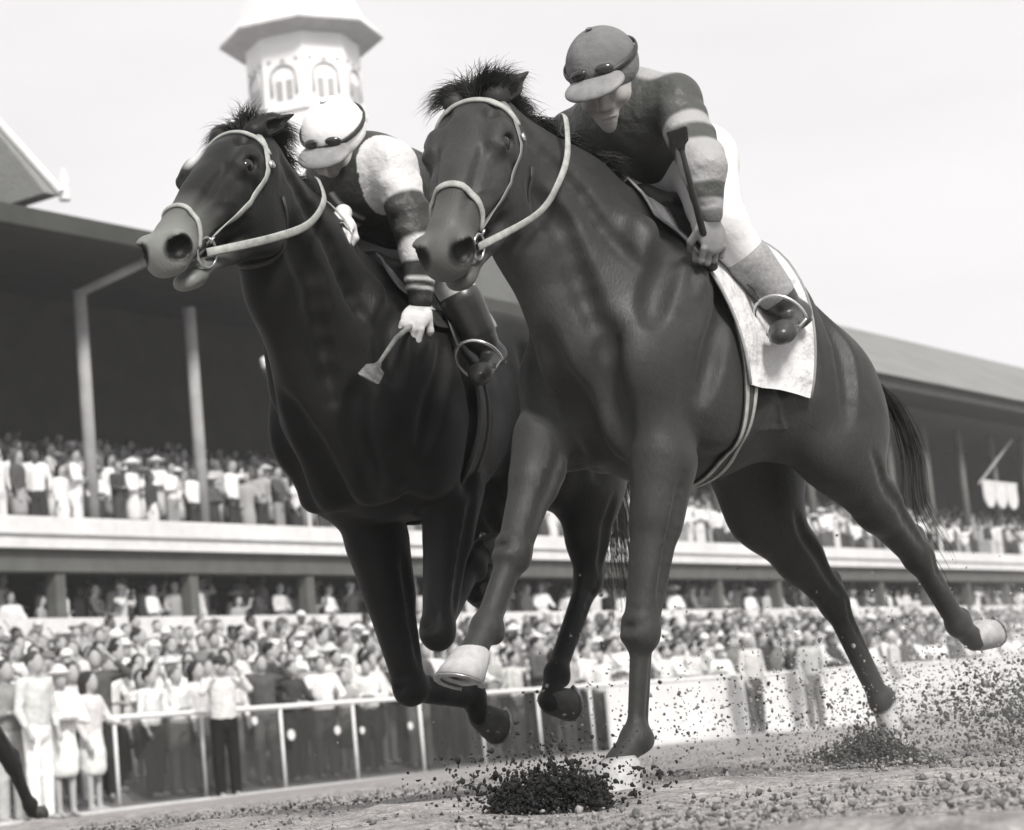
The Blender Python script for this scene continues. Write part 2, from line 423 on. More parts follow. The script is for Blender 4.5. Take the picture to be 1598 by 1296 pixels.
def horse(name, fr, G, M, label, group):
    J = G['J']; root = empty(name, fr.O, fr.rz); tag(root, label, 'horse', group)
    f = Field()
    w = G['w']                                     # withers (x, z), everything else hangs from it
    wx, wz = w
    cx, cz = G['croup']
    fx = wx - .02; k = G.get('size', 1.0)
    cf = G.get('cf', 0.)
    f.cone((wx + .04, 0, wz - .455 * k), (cx + .18, 0, cz - .31 * k), .375 * k, .255 * k, G.get('wide', .78), .10)
    f.ell((wx - .14, 0, wz - .53 * k), (.36, .30, .31), None, .12)
    f.cone((wx + .12, 0, wz - .12), (wx - .25, 0, wz - .12), .085, .10, .8, .14)
    f.cone((wx - .2, 0, wz - .22), (cx + .1, 0, cz - .20), .16, .19, 1., .14)
    f.ell((cx + .03, 0, cz - .25), (.25, .27, .25), [(.95, 0, -.3), (0, 1, 0), (.3, 0, .95)], .10)
    for q in (-1, 1):
        f.ell((cx - .04, .13 * q, cz - .45), (.25, .165, .26), [(.85, 0, -.5), (0, 1, 0), (.5, 0, .85)], .10)
        f.ell((wx + .12, .170 * q, wz - .42), (.13, .095, .33), [(.93, 0, -.36), (0, 1, 0), (.36, 0, .93)], .09)      # shoulder blade
        f.ell((wx + .28 + cf, .165 * q, wz - .55), (.12, .105, .15), None, .05)                                              # point of shoulder
        f.ell((wx + .04, .215 * q, wz - .64), (.15, .085, .17), [(.9, 0, .43), (0, 1, 0), (-.43, 0, .9)], .045)                # triceps
        f.ell((wx + .27 + cf, .080 * q, wz - .66), (.11, .085, .16), None, .035)                                            # breast
        f.cone((wx + .33 + cf, .10 * q, wz - .52), (wx + .26 + cf, .15 * q, wz - .76), .055, .055, 1, .05)
    # neck
    po, A, hs = G['poll'], head_axes(*G['head'][:3]), G['head'][3]
    P0 = lambda x, y, z: po + hs * (np.array([x, y, z]) @ A)
    nb = np.array([wx + .20, 0, wz - .33]); nt_ = P0(.05, 0, -.10); nm = nb * .5 + nt_ * .5 + np.array([-.01, 0, .02])
    f.chain([nb, nm, nt_], [.275, .20, .135], .60, .10)
    crest = [np.array([wx + .02, 0, wz - .05]), np.array([wx + .2, 0, wz + .03]) * .5 + (nm + np.array([-.1, 0, .12])) * .5, P0(.0, 0, -.03)]
    f.chain(crest, [.07, .06, .055], .75, .12)
    f.chain([np.array([wx + .38 + cf, 0, wz - .50]), nm + np.array([.13, 0, -.08]), P0(.13, 0, -.19)], [.10, .075, .055], .75, .10)
    for q in (-1, 1):       # long neck muscles
        f.cone(nb + np.array([.10, .10 * q, -.05]), P0(.06, .045 * q, -.11), .075, .045, 1, .07)
        f.cone(np.array([wx + .12, .10 * q, wz - .22]), P0(.02, .05 * q, -.06), .07, .04, 1, .07)
    P = horse_head(f, po, A, hs)
    legs = G['legs']; hoofs = []; G['torso'] = Field(); G['torso'].p = list(f.p)
    for key, sd in (('LF', 1), ('RF', -1)):
        E, K, T, C, toe, up = legs[key]
        S = np.array([wx + .26, .15 * sd, wz - .56]); foreleg(f, S + np.array([cf, 0, 0]), sd, E, K, T, C, toe, up, *G.get('bone', {}).get(key, (.027, 1., 1.))); hoofs.append((C, toe, up, key))
    for key, sd in (('LH', 1), ('RH', -1)):
        hip, S, Hk, T, C, toe, up = legs[key]
        hindleg(f, sd, hip, S, Hk, T, C); hoofs.append((C, toe, up, key))
    if G.get('fine', True):
        for q in (-1, 1):
            y = lambda *p: np.array([p[0], p[1] * q, p[2]])
            f.crease([P0(.12, .08 * q, -.20), nm + y(.10, .12, -.06), nb + y(.20, .13, -.17)], .022, .004, .05)                    # throat groove
            f.crease([y(wx + .10, .14, wz - .10), y(wx + .22, .22, wz - .28), y(wx + .31 + cf, .24, wz - .44)], .022, .004, .06)     # neck meets shoulder
            f.crease([y(wx + .38 + cf, .15, wz - .46), y(wx + .37 + cf, .14, wz - .62), y(wx + .30 + cf, .12, wz - .78)], .020, .002, .05)
            f.crease([y(wx - .02, .30, wz - .30), y(wx + .10, .30, wz - .50), y(wx + .16, .28, wz - .66)], .018, .003, .05)          # shoulder blade / triceps
            f.crease([y(wx - .10, .32, wz - .34), y(wx - .14, .32, wz - .55), y(wx - .10, .28, wz - .78)], .022, .004, .06)           # behind the elbow
            f.crease([y(wx + .02, .2, wz - .20), y(wx + .14, .3, wz - .36)], .008, -.002, .04, 1)                                      # spine of the blade
            f.crease([y(cx + .20, .3, cz - .14), y(cx + .16, .3, cz - .34), y(cx + .20, .28, cz - .50)], .028, .006, .07)             # flank hollow
            f.crease([y(cx + .02, .3, cz - .10), y(cx + .04, .32, cz - .32), y(cx + .03, .32, cz - .50)], .018, .004, .05)
            f.crease([y(cx - .14, .26, cz - .14), y(cx - .15, .30, cz - .36), y(cx - .12, .28, cz - .60)], .018, .004, .05)           # hamstring line
            f.crease([y(wx - .12, .24, wz - .74), y(wx - .30, .22, wz - .72), y(cx + .25, .2, cz - .52)], .006, 0, .008, 1)           # belly vein
            f.crease([P0(.24, .10 * q, -.06), P0(.32, .085 * q, -.045), P0(.42, .065 * q, -.03)], .0035, 0, .006, 1)                  # facial veins
            f.crease([P0(.30, .09 * q, -.05), P0(.35, .08 * q, -.01), P0(.40, .06 * q, .02)], .003, 0, .006, 1)
            f.crease([P0(.30, .09 * q, -.09), P0(.37, .075 * q, -.085), P0(.44, .06 * q, -.08)], .010, .003, .02)                      # cheek hollow
            f.crease([P0(.24, .055 * q, .04), P0(.36, .045 * q, .02), P0(.48, .04 * q, .012)], .009, .003, .02)                       # beside the nose bone
            f.crease([P0(.08, .06 * q, .055), P0(.14, .06 * q, .055)], .016, .004, .02)                                                # hollow above the eye
            f.crease([nb + y(.08, .17, .06), nm + y(.02, .14, .05), P0(.03, .09 * q, -.05)], .012, .004, .04)                         # neck muscle line
        f.crease([(wx + .46 + cf, 0, wz - .44), (wx + .42 + cf, 0, wz - .62), (wx + .32 + cf, 0, wz - .84)], .030, .004, .05)          # between the breasts
        for key in ('LF', 'RF'):
            E, K, T, C = [np.array(z_) for z_ in legs[key][:4]]; u = K - E; bk = nrm(np.cross(u, [0, 1, 0])); bk = bk if bk[0] < 0 else -bk
            for sy in (-1, 1):
                o_ = np.array([0, .10 * sy, 0]); f.crease([E + u * .12 + o_, E + u * .5 + o_ * .8 + bk * .01, E + u * .86 + o_ * .7 + bk * .01], .013, .003, .03)
                f.crease([E + u * .2 + o_ - bk * .03, E + u * .75 + o_ * .7 - bk * .02], .004, 0, .006, 1)
            f.crease([K - bk * .08 - u * .09 + (0, .03, 0), K - bk * .08 - u * .02, K - bk * .08 + (T - K) * .14], .010, .003, .02)
            f.ell(K - bk * .034 - nrm(u) * .026, (.026, .040, .022), None, .012); f.ell(K - bk * .034 + nrm(u) * .024, (.026, .038, .020), None, .012)
        for key in ('LH', 'RH'):
            hp_, S, Hk, T, C = [np.array(z_) for z_ in legs[key][:5]]; u = Hk - S
            for sy in (-1, 1):
                o_ = np.array([0, .10 * sy, 0]); f.crease([S + u * .1 + o_, S + u * .5 + o_ * .8, S + u * .92 + o_ * .6], .015, .004, .03); f.crease([Hk + (T - Hk) * .0 + o_, Hk + (T - Hk) * .5 + o_], .007, .002, .015)
    V, F = f.mesh(G.get('voxel', .0078)); V = smooth_mesh(V, F, 1, .45)
    sock = np.zeros(len(V)); dark = np.zeros(len(V)); wht = np.zeros(len(V))
    for (C, toe, up, key) in hoofs:
        hgt = G['socks'].get(key, 0)
        Cn = np.array(C); u = nrm(up); d = V - Cn; t = d @ u; rr = np.linalg.norm(d - t[:, None] * u, axis=1)
        if hgt: sock = np.maximum(sock, np.clip((hgt - t + .012 * np.sin(d[:, 0] * 70)) / .012, 0, 1) * (rr < .09) * (t < hgt + .03) * (t > -.1))
    # nostrils, eye rims and lips darker; pale muzzle, its tone lightened up the face to imitate sunlight
    q = ((V - po) / hs) @ A.T; q[:, 1] /= 1.2
    for sd in (-1, 1):
        dark = np.maximum(dark, np.clip((1.25 - np.linalg.norm((q - (.588, .046 * sd, -.014)) / (.038, .030, .031), axis=1)) * 4, 0, 1))
        dark = np.maximum(dark, .9 * np.clip(1.6 - np.linalg.norm((q - (.206, .088 * sd, .022)) / (.032, .030, .022), axis=1), 0, 1))
    dark = np.maximum(dark, np.clip(1.4 - np.abs(q[:, 2] + .100 - (q[:, 0] - .56) * .12) / .009, 0, 1) * (q[:, 0] > .49) * (np.abs(q[:, 1]) < .06))
    muz = np.clip((q[:, 0] - .36) / .2, 0, 1) * (q[:, 0] < .7) * (np.abs(q[:, 1]) < .12) * (np.abs(q[:, 2]) < .2)
    if G.get('star'):
        wht = np.clip(1.3 - np.linalg.norm((q - G['star'][0]) / G['star'][1], axis=1), 0, 1)
    o = mesh_obj('body', V, F, M['coat'], root, True, {'sock': sock, 'dark': dark, 'muzzle': muz, 'star': wht})
    for (C, toe, up, key) in hoofs:
        v, ff, sh = hoof_mesh(np.array(C), toe, up, G.get('hoof_size', 1.16) * (1.20 if G.get('star') is None and key == 'LF' else 1))
        h = mesh_obj('hoof', v, ff, M['hoof_pale'] if key in G['pale_hoofs'] else M['hoof'], root)
        sh.build('horseshoe', M['shoe'], h, True)
    # eyes
    for sd in (-1, 1):
        g = Field(); g.ell(P(.207, .079 * sd, .021), np.array((.025, .022, .021)) * hs, A)
        v, ff = g.mesh(.003); mesh_obj('eye', v, ff, M['eye'], root)
    # ears
    for sd in (-1, 1):
        ax = nrm(G['ear'][0] * A[0] + G['ear'][1] * sd * A[1] + G['ear'][2] * A[2]); b0 = P(.015, .052 * sd, .045)
        g = Field(); sdv = nrm(np.cross(ax, A[1] * sd))
        g.cone(b0 - ax * .02, b0 + ax * .05 * hs, .030 * hs, .031 * hs, 1, .02); g.cone(b0 + ax * .05 * hs, b0 + ax * .13 * hs, .031 * hs, .005, .75, .02, 1, sdv)
        opn = nrm(A[0] * .55 + A[1] * sd * .85)
        g.cone(b0 + ax * .03 * hs + opn * .030, b0 + ax * .12 * hs + opn * .014, .020, .004, 1, .006, -1)
        v, ff = g.mesh(.004); mesh_obj('ear', v, ff, M['coat'], root)
    return root, f, P, A, hs, po

def strap(f, P, pts, w, th, n=6, off=.004, steps=5, name='strap', mat_=None, parent=None, flatstrap=True):
    """a strap lying on the coat through the given points"""
    pts = [np.array(p, float) for p in pts]; Q = []
    for i in range(len(pts) - 1):
        for j in range(steps): Q.append(pts[i] + (pts[i + 1] - pts[i]) * j / steps)
    Q.append(pts[-1]); Q = np.array(Q)
    Q, N = f.project(Q, off)
    for _ in range(8):
        Q[1:-1] = Q[1:-1] * .5 + (Q[:-2] + Q[2:]) * .25
    N = f.grad(Q); Q = Q + N * np.maximum(off - f.value(Q), 0)[:, None]
    for _ in range(2): N[1:-1] = N[1:-1] * .5 + (N[:-2] + N[2:]) * .25
    m = MB(); m.tube(Q, [(th, w)] * len(Q), 8, flat=N); return m.build(name, mat_, parent, True)

def hair_tufts(name, roots, dirs, length, mat_, parent, seed=1, width=.004, wave=.03, per=1, grav=.3, seg=5):
    r = np.random.RandomState(seed); v = []; fs = []
    for i in range(len(roots)):
        for _ in range(per):
            L = (length if np.ndim(length) == 0 else length[i]) * r.uniform(.7, 1.08); d = nrm(dirs[i] + r.normal(0, .10, 3)); p = roots[i] + r.normal(0, .008, 3); w = width * r.uniform(.6, 1.4)
            side = nrm(np.cross(d, r.normal(0, 1, 3))); b = len(v); ph = r.uniform(0, 6)
            for k in range(seg + 1):
                t = k / seg; ww = w * (1 - t * .93)
                c = p + side * math.sin(ph + t * 3) * wave * t; 
                v += [c - side * ww, c + side * ww, c + np.cross(side, d) * ww * .8]
                d = nrm(d + np.array([0, 0, -grav / seg])); p = p + d * L / seg
            for k in range(seg):
                a = b + 3 * k
                for j in range(3): fs.append((a + j, a + (j + 1) % 3, a + 3 + (j + 1) % 3, a + 3 + j))
    return mesh_obj(name, v, fs, mat_, parent)
COAT_A = coat('bay_coat', .021, dk(.075), .6)
COAT_B = coat('dark_coat', .0045, dk(.17), .7, .25)
HOOF = mat('dark_horn', dk(.05), .6, .3, (30, .7, 1.3)); HOOFP = mat('pale_horn', .35, .6, .3, (30, .8, 1.2))
SHOE = mat('shoe_steel', .3, .35, .5, (40, .6, 1.2), metal=.8); EYE = mat('eye', .008, .08, .6)
LEATHER = mat('pale_leather', (.32, .33, .31), .55, .3, (40, .7, 1.2), (90, .3, .003)); LEATHERD = mat('dark_leather', dk(.03), .5, .4, (40, .6, 1.3))
STEEL = mat('bit_steel', .6, .25, .5, metal=.9); HAIR_D = mat('dark_horsehair', dk(.016), .6, .3, (20, .6, 1.5)); 
WHITE = mat('white_cloth', .60, .9, .1, [(5, .82, 1.05), (18, .88, 1.05)], [(7, .9, .06), (20, .5, .02)])
CLOTH_EDGE = mat('grey_binding', .25, .8, .1, (20, .8, 1.2))
MA = dict(coat=COAT_A, hoof=HOOF, hoof_pale=HOOFP, shoe=SHOE, eye=EYE)
MBb = dict(coat=COAT_B, hoof=HOOF, hoof_pale=HOOFP, shoe=SHOE, eye=EYE)

fA = Frame(42, 965, 1245, .10)
J = fA.J
def v3(*a): return np.array(a, float)
GA = dict(J=J, w=(-.50, 1.77), croup=(-.93, 1.665), size=1.04, wide=.76,
    poll=v3(.12, -.05, 1.985), head=(22, 49, -2, 1.12), ear=(-.88, .38, -.15),
    socks=dict(RH=.09), pale_hoofs=('RF', 'LH', 'RH', 'LF'), bone=dict(RF=(.037, .95, .95)),
    legs=dict(
        LF=(J(1035, 720, .17), J(1000, 985, .13), v3(-.085, .11, .155), v3(-.01, .105, .094), v3(.95, .0, .0), v3(-.34, 0, 1)),
        RF=(J(850, 690, -.16), J(800, 865, -.15), J(758, 978, -.15), J(738, 1018, -.15), v3(.93, 0, .35), v3(-.35, 0, .93)),
        LH=(v3(-1.14, .14, 1.24), J(1300, 700, .20), J(1432, 868, .14), J(1495, 975, .12), J(1520, 998, .12), v3(-.55, 0, -.8), v3(.8, 0, -.45)),
        RH=(v3(-1.12, -.14, 1.22), J(1190, 795, -.17), J(1300, 938, -.14), J(1375, 1095, -.12), J(1390, 1140, -.12), v3(.85, 0, -.35), v3(.25, 0, 1))))
rootA, FA, PA, AA, hsA, poA = horse('racehorse', fA, GA, MA, 'bay racehorse nearest the camera, wearing thick pale brow and nose bands', 'galloping racehorses')

fB = Frame(34, 965, 1245, .10, 0., -1.0)
JB = fB.J
print('B withers', JB(565, 415, 0), 'croup?', JB(760, 480, 0))
GB = dict(J=JB, star0=0, w=(JB(575, 420, 0)[0], JB(575, 420, 0)[2]), croup=(JB(575, 420, 0)[0] - .74, JB(575, 420, 0)[2] - .1), size=1.0,
    poll=v3(.16, .09, 2.065), head=(9, 38, 0, 1.12), cf=-.07, ear=(-.88, .38, -.15), star=((.17, -.055, .09), (.05, .025, .05)),
    socks={}, pale_hoofs=(), bone=dict(RF=(.046, 1.05, 1.22), LF=(.034, 1.05, 1.15)))
wxB, wzB = GB['w']
GB['legs'] = dict(
        LF=(JB(705, 760, .16), JB(683, 985, .14), JB(738, 880, .13), JB(752, 860, .13), v3(-.5, 0, -.8), v3(.8, 0, -.6)),
        RF=(JB(588, 850, -.15), JB(640, 1072, -.13), JB(738, 1088, -.12), JB(748, 1115, -.12), v3(.05, 0, -1), v3(.95, 0, .1)),
        LH=(v3(wxB - .90, .14, wzB - .40), JB(915, 770, .17), JB(918, 905, .13), JB(868, 1050, .12), JB(858, 1095, .12), v3(-.3, 0, -1), v3(.95, 0, -.2)),
        RH=(v3(wxB - .88, -.14, wzB - .42), v3(wxB - .62, -.17, wzB - .75), JB(770, 850, -.14), JB(745, 905, -.13), JB(742, 925, -.13), v3(-.2, 0, -1), v3(.9, 0, -.2)))
for kk, vv in GB['legs'].items(): print(kk, [np.round(x, 2) for x in vv])
rootB, FB, PB, AB, hsB, poB = horse('racehorse', fB, GB, MBb, 'darker racehorse at left, head high, with a white patch on its brow', 'galloping racehorses')
for n, q in (('eyeL', (.198, .098, .008)), ('orbR', (.195, -.11, .02)), ('browc', (.06, 0, .08)), ('nose', (.4, 0, .065)), ('nosL', (.588, .058, -.012)), ('chin', (.55, 0, -.11)), ('jaw', (.2, .06, -.22))):
    print(n, np.round(fA.pix(PA(*q))), np.round(fB.pix(PB(*q))))
# ------------------------------------------------------------------ riders
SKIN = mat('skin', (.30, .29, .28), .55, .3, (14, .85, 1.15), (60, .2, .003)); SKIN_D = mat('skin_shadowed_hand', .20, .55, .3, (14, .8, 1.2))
def silk(name, base, attr, rough=.48, bump=(7, .6, .06)):
    return mat(name, base, rough, .25, (6, .85, 1.12), [bump, (15, .22, .02)], sheen=0, attr=attr)
SILK_A = silk('banded_silk', (.060, .062, .059), [('band', .30), ('dim', dk(.035))])
SILK_B = silk('dark_silk_pale_shoulders', dk(.035), [('band', .50), ('dim', dk(.12))])
BREECH = mat('white_breeches', .60, .8, .15, (7, .88, 1.05), [(12, .5, .02), (40, .2, .004)])
BOOT = mat('dark_boot_leather', dk(.03), .35, .5, (12, .7, 1.4), (30, .3, .004)); BOOTG = mat('grey_boot_top', .26, .6, .3, (90, .75, 1.2), (60, .3, .003))
CAP_A = mat('grey_cap_cloth', .15, .85, .1, (10, .8, 1.2), [(13, .8, .02), (140, .2, .002)]); CAP_B = mat('white_cap_cloth', .80, .85, .1, (10, .9, 1.05), (16, .4, .012))
VISOR = mat('visor', .22, .5, .3, (30, .8, 1.2)); GOG = mat('goggle_lens', .03, .1, .6); GLOVE = mat('white_glove', .62, .8, .15, (40, .8, 1.1), (60, .4, .003))
HAIRM = mat('dark_hair', dk(.02), .7, .2)

def person_head(f, c, A, s, k=1.):
    P = lambda x, y, z: c + s * (np.array([x, y, z]) @ A)
    e = lambda q, r, kk=.02, op=1: f.ell(P(*q), np.array(r) * s, A, kk * s, op)
    cn = lambda a, b, ra, rb, lat=1, kk=.015, op=1: f.cone(P(*a), P(*b), ra * s, rb * s, lat, kk * s, op, A[1])
    e((-.01, 0, .025), (.098, .076, .092), .03); e((.025, 0, -.045), (.068, .060, .078), .04)
    e((.050, 0, -.098), (.040, .042, .030), .03); e((.074, 0, -.108), (.020, .022, .018), .02)
    for q in (-1, 1):
        e((.078, .032 * q, -.004), (.020, .020, .011), .012, -1)           # eye hollow
        e((.070, .032 * q, -.004), (.016, .016, .011), .006)
        cn((.084, .014 * q, .014), (.074, .048 * q, .014), .008, .007, 1, .012)  # brow
        e((.058, .046 * q, -.038), (.026, .020, .018), .025)                    # cheekbone
        e((-.012, .078 * q, -.018), (.020, .010, .032), .010); e((-.006, .088 * q, -.014), (.010, .006, .018), .006, -1)
        e((.092, .012 * q, -.050), (.010, .009, .008), .010)
    cn((.088, 0, .008), (.108, 0, -.042), .010, .013, 1, .014)
    e((.088, 0, -.074), (.012, .024, .006), .008); e((.085, 0, -.086), (.012, .020, .006), .008)
    e((.095, 0, -.080), (.016, .022, .0022), .003, -1)
    return P

def hand_grip(f, wr, fwd, palm, thumb_side, bar_r=.012, s=1., curl=1.):
    """closed hand: wr wrist, fwd towards the knuckles, palm = palm-facing direction, thumb_side = direction of the thumb edge"""
    fwd = nrm(fwd); palm = nrm(np.asarray(palm) - fwd * (np.dot(palm, fwd))); th = np.cross(fwd, palm); th = th if th @ np.asarray(thumb_side) > 0 else -th
    f.cone(wr - fwd * .03, wr, .027 * s, .026 * s, 1, .02)
    f.ell(wr + fwd * .045 * s, np.array((.050, .042, .017)) * s, [fwd, th, palm], .015)
    f.ell(wr + fwd * .025 * s + th * .026 * s + palm * .008 * s, np.array((.030, .018, .017)) * s, [fwd, th, palm], .012)
    for i, (off, l, r) in enumerate(((.031, 1.0, .0092), (.0105, 1.08, .0095), (-.0105, 1.0, .0090), (-.031, .82, .0078))):
        b = wr + (fwd * (.082 - .004 * abs(i - 1.2)) + th * off) * s; d = fwd; p = b; w = [nrm(fwd + palm * .75 * curl), nrm(palm - fwd * .25), nrm(-fwd * .9 + palm * .1)]
        for j, ln in enumerate((.036, .026, .020)):
            q = p + w[j] * ln * l * s; f.cone(p, q, r * s * (1 - .06 * j), r * s * (.95 - .08 * j), 1, .006); p = q
    t0 = wr + (fwd * .030 + th * .036 + palm * .010) * s; t1 = t0 + nrm(fwd * .75 + th * .45 + palm * .55) * .034 * s; t2 = t1 + nrm(fwd * .55 + palm * .85 - th * .35) * .030 * s
    f.cone(t0, t1, .0125 * s, .0105 * s, 1, .010); f.cone(t1, t2, .0105 * s, .009 * s, 1, .006)
    return wr + (fwd * .085 + palm * .030) * s, th

def jockey(fr, G, label):
    hip0 = G['pelvis']; root = empty('person', fr.world(hip0), fr.rz); tag(root, label, 'jockey', 'jockeys riding the two racehorses')
    inv = lambda V: V - hip0
    MO = lambda n, V, F, m, par=root, at=None: mesh_obj(n, inv(np.asarray(V)), F, m, par, True, at)
    A = head_axes(*G['head']); c = G['headpos']; nk = G['neck']; ch = G['chest']
    body = Field(); hs = G.get('hs', 1.08); pr = G.get('pr', 1.)
    P = person_head(body, c, A, hs)
    body.cone(nk, P(-.02, 0, -.06), .060, .056, 1, .03)
    body.chain([hip0, (hip0 + ch) / 2, ch], [.135 * pr, .125 * pr, .135 * pr], 1.15, .06)
    for sd, key in ((1, 'L'), (-1, 'R')):
        Sh, El, Wr = G['arm' + key]; Hp, Kn, An, To = G['leg' + key]
        body.cone(ch, Sh, .09, .062, 1, .05); body.cone(Sh, El, .052, .042, 1, .03); body.cone(El, Wr, .042, .027, 1, .02)
        body.cone(hip0, Hp, .12 * pr, .11 * pr, 1, .05); body.cone(Hp, Kn, .088, .058, 1, .04); body.cone(Kn, An, .055, .034, 1, .03); body.cone(An, An + (An - Kn) * .02, .024, .020, 1, .02)
    V, F = body.mesh(.007); V = smooth_mesh(V, F, 1, .4); MO('body', V, F, SKIN)
    g = Field(); person_head(g, c, A, hs * 1.004); g.cone(nk, P(-.02, 0, -.06), .061, .057, 1, .03)      # fine face surface
    V, F = g.mesh(.0035); MO('face', V, F, SKIN)
    for sd in (1, -1):
        g = Field(); g.ell(P(.071, .032 * sd, -.004), np.array((.0135, .0135, .010)) * hs, A); V, F = g.mesh(.002); MO('eye', V, F, GOG)
    # silks
    g = Field(); gs = .018
    g.chain([hip0 + (ch - hip0) * .08, hip0 * .55 + ch * .45 + np.array([0, 0, .02]), ch + np.array([0, 0, .0])], [(.140 + gs) * pr, (.138 + gs) * pr, (.150 + gs) * pr], 1.18, .06)
    g.cone(ch, nk + (P(-.02, 0, -.06) - nk) * .30, .11, .072, 1, .05)
    ends = {}
    for key in 'LR':
        Sh, El, Wr = G['arm' + key]; cf = El + (Wr - El) * G.get('cuff', .86)
        av = G.get('slim', 1.); g.cone(ch, Sh, .12, .092 * av, 1, .06); g.cone(Sh, El, .088 * av, .076 * av, 1, .03); g.cone(El, cf, .076 * av, .040, 1, .02); g.cone(cf, cf + nrm(Wr - El) * .012, .035, .035, 1, .01); ends[key] = (Sh, El, cf)
        fold = np.cross(nrm(El - Sh), [0, 1, 0])
        for t in (.25, .55, .82):            # cloth rolls round the sleeve
            q = Sh + (El - Sh) * t; g.cone(q + fold * .06, q - fold * .02 + np.array([0, .05, .01]), .030, .022, 1, .025)
            q = El + (cf - El) * t * .9; g.cone(q + fold * .04, q - fold * .03, .028, .022, 1, .02)
    V, F = g.mesh(.0058); V = smooth_mesh(V, F, 2, .5)
    band = np.zeros(len(V)); dim = np.zeros(len(V))
    for key in 'LR':
        Sh, El, cf = ends[key]; t, d = _limb_t(V, Sh, El, cf); on = (d < .12)
        for lo, hi in G['bands']: band = np.maximum(band, on * np.clip(.5 + np.minimum(t - lo, hi - t) / .05, 0, 1))
        for lo, hi in G.get('dims', ()): dim = np.maximum(dim, on * (t > lo) * (t < hi))
    if G.get('front'):
        band = np.maximum(band, G['front'](V))
    MO('silks', V, F, G['silk'], root, {'band': band.astype(float), 'dim': dim.astype(float)})
    # breeches
    g = Field(); g.chain([hip0 + (ch - hip0) * .12, hip0], [.150 * pr, .155 * pr], 1.1, .05)
    for key in 'LR':
        Hp, Kn, An, To = G['leg' + key]; bt = Kn + (An - Kn) * G.get('boot_top', .45)
        g.cone(hip0, Hp, .14 * pr, .135 * pr, 1, .05); g.cone(Hp, Kn, .108, .080, 1, .04); g.cone(Kn, bt + (An - Kn) * .05, .078, .060, 1, .03)
        q = (Hp + Kn) / 2; g.cone(q + np.array([.02, 0, -.06]), q + np.array([-.04, 0, .05]), .06, .05, 1, .03)
    V, F = g.mesh(.008); V = smooth_mesh(V, F, 1, .5); MO('breeches', V, F, BREECH)
    for key in 'LR':
        Hp, Kn, An, To = G['leg' + key]; bt = Kn + (An - Kn) * G.get('boot_top', .45); g = Field(); u = nrm(An - Kn); heel = An - nrm(To - An) * .045 + u * .035
        g.cone(bt, An - u * .05, .064, .050, 1, .02); g.cone(An - u * .05, heel, .046, .034, 1, .03); g.cone(heel + u * .005, To + u * .01, .034, .030, 1.15, .03); g.cone(To, To + nrm(To - An) * .03, .034, .026, 1.2, .02)
        V, F = g.mesh(.005); b_ = MO('boot', V, F, BOOT)
        g = Field(); g.cone(bt - u * .004, Kn * .22 + An * .78, .072, .062, 1, .01); V, F = g.mesh(.006); MO('boot_top', V, F, G.get('toptop', BOOTG), b_)
        hl = MB(); hl.tube([heel + u * .028, heel + u * .045], .026, 12); o = hl.build('heel', BOOT, b_); o.data.transform(Matrix.Translation(-Vector(hip0)))
    # cap with its visor
    g = Field(); g.ell(P(-.008, 0, .035), np.array((.116, .094, .098)) * hs, A); g.ell(P(-.02, 0, -.085), np.array((.20, .18, .075)) * hs, A, .012, -1)
    g.cone(P(-.09, -.05, -.0), P(-.09, .05, -.0), .022, .022, 1, .02)
    V, F = g.mesh(.004); cap = MO('cap', V, F, G['cap'])
    g = Field(); g.ell(P(.115, 0, .020), np.array((.062, .082, .020)) * hs, head_axes(G['head'][0], G['head'][1] + 14, G['head'][2]), .01)
    g.ell(P(.105, 0, -.004), np.array((.070, .078, .018)) * hs, A, .006, -1); V, F = g.mesh(.003); MO('visor', V, F, G.get('visor', VISOR), cap)
    m = MB(); m.tube([P(.0, 0, .137) - 0 * A[0], P(0, 0, .140)], [.012, .006], 10); o = m.build('button', G['cap'], cap, True); o.data.transform(Matrix.Translation(-Vector(hip0)))
    # goggles pushed up on the cap
    gg = G.get('goggles', (.102, .050)); m = MB()
    pts = [P(math.cos(a) * .118 - .008, math.sin(a) * .098, gg[1] - .012 * math.cos(a)) for a in np.linspace(-2.8, 2.8, 30)]
    m.tube(pts, [(.004, .010)] * 30, 6, flat=A[2] * 0 + nrm(A[0])); 
    m = MB(); N = [nrm(math.cos(a) * A[0] + math.sin(a) * A[1]) for a in np.linspace(-2.8, 2.8, 30)]
    m.tube(pts, [(.004, .010)] * 30, 6, flat=np.array(N)); gs_ = m.build('goggle_strap', LEATHERD, cap, True); gs_.data.transform(Matrix.Translation(-Vector(hip0)))
    for sd in (1, -1):
        g = Field(); g.ell(P(.103, .036 * sd, gg[1] + .004), np.array((.009, .025, .013)) * hs, head_axes(G['head'][0] + 20 * sd, G['head'][1] - 10, G['head'][2]), .01)
        V, F = g.mesh(.003); MO('goggle_lens', V, F, GOG, cap)
    # gloved hands
    grips = {}
    for key in 'LR':
        Sh, El, Wr = G['arm' + key]; hd = G['hand' + key]; g = Field()
        cen, th = hand_grip(g, Wr, hd[0], hd[1], hd[2], s=G.get('hands', 1.1)); V, F = g.mesh(.0028); MO('glove', V, F, G['glove'])
        grips[key] = (cen, th)
    return root, grips, ends
def _limb_t(V, a, b, c):
    """0..1 along a-b, 1..2 along b-c"""
    out = np.zeros(len(V)); best = np.full(len(V), 9.)
    for i, (p, q) in enumerate(((a, b), (b, c))):
        ab = q - p; t = np.clip(((V - p) @ ab) / (ab @ ab), 0, 1); d = np.linalg.norm(V - p - t[:, None] * ab, axis=1)
        m = d < best; best[m] = d[m]; out[m] = i + t[m]
    return out, best

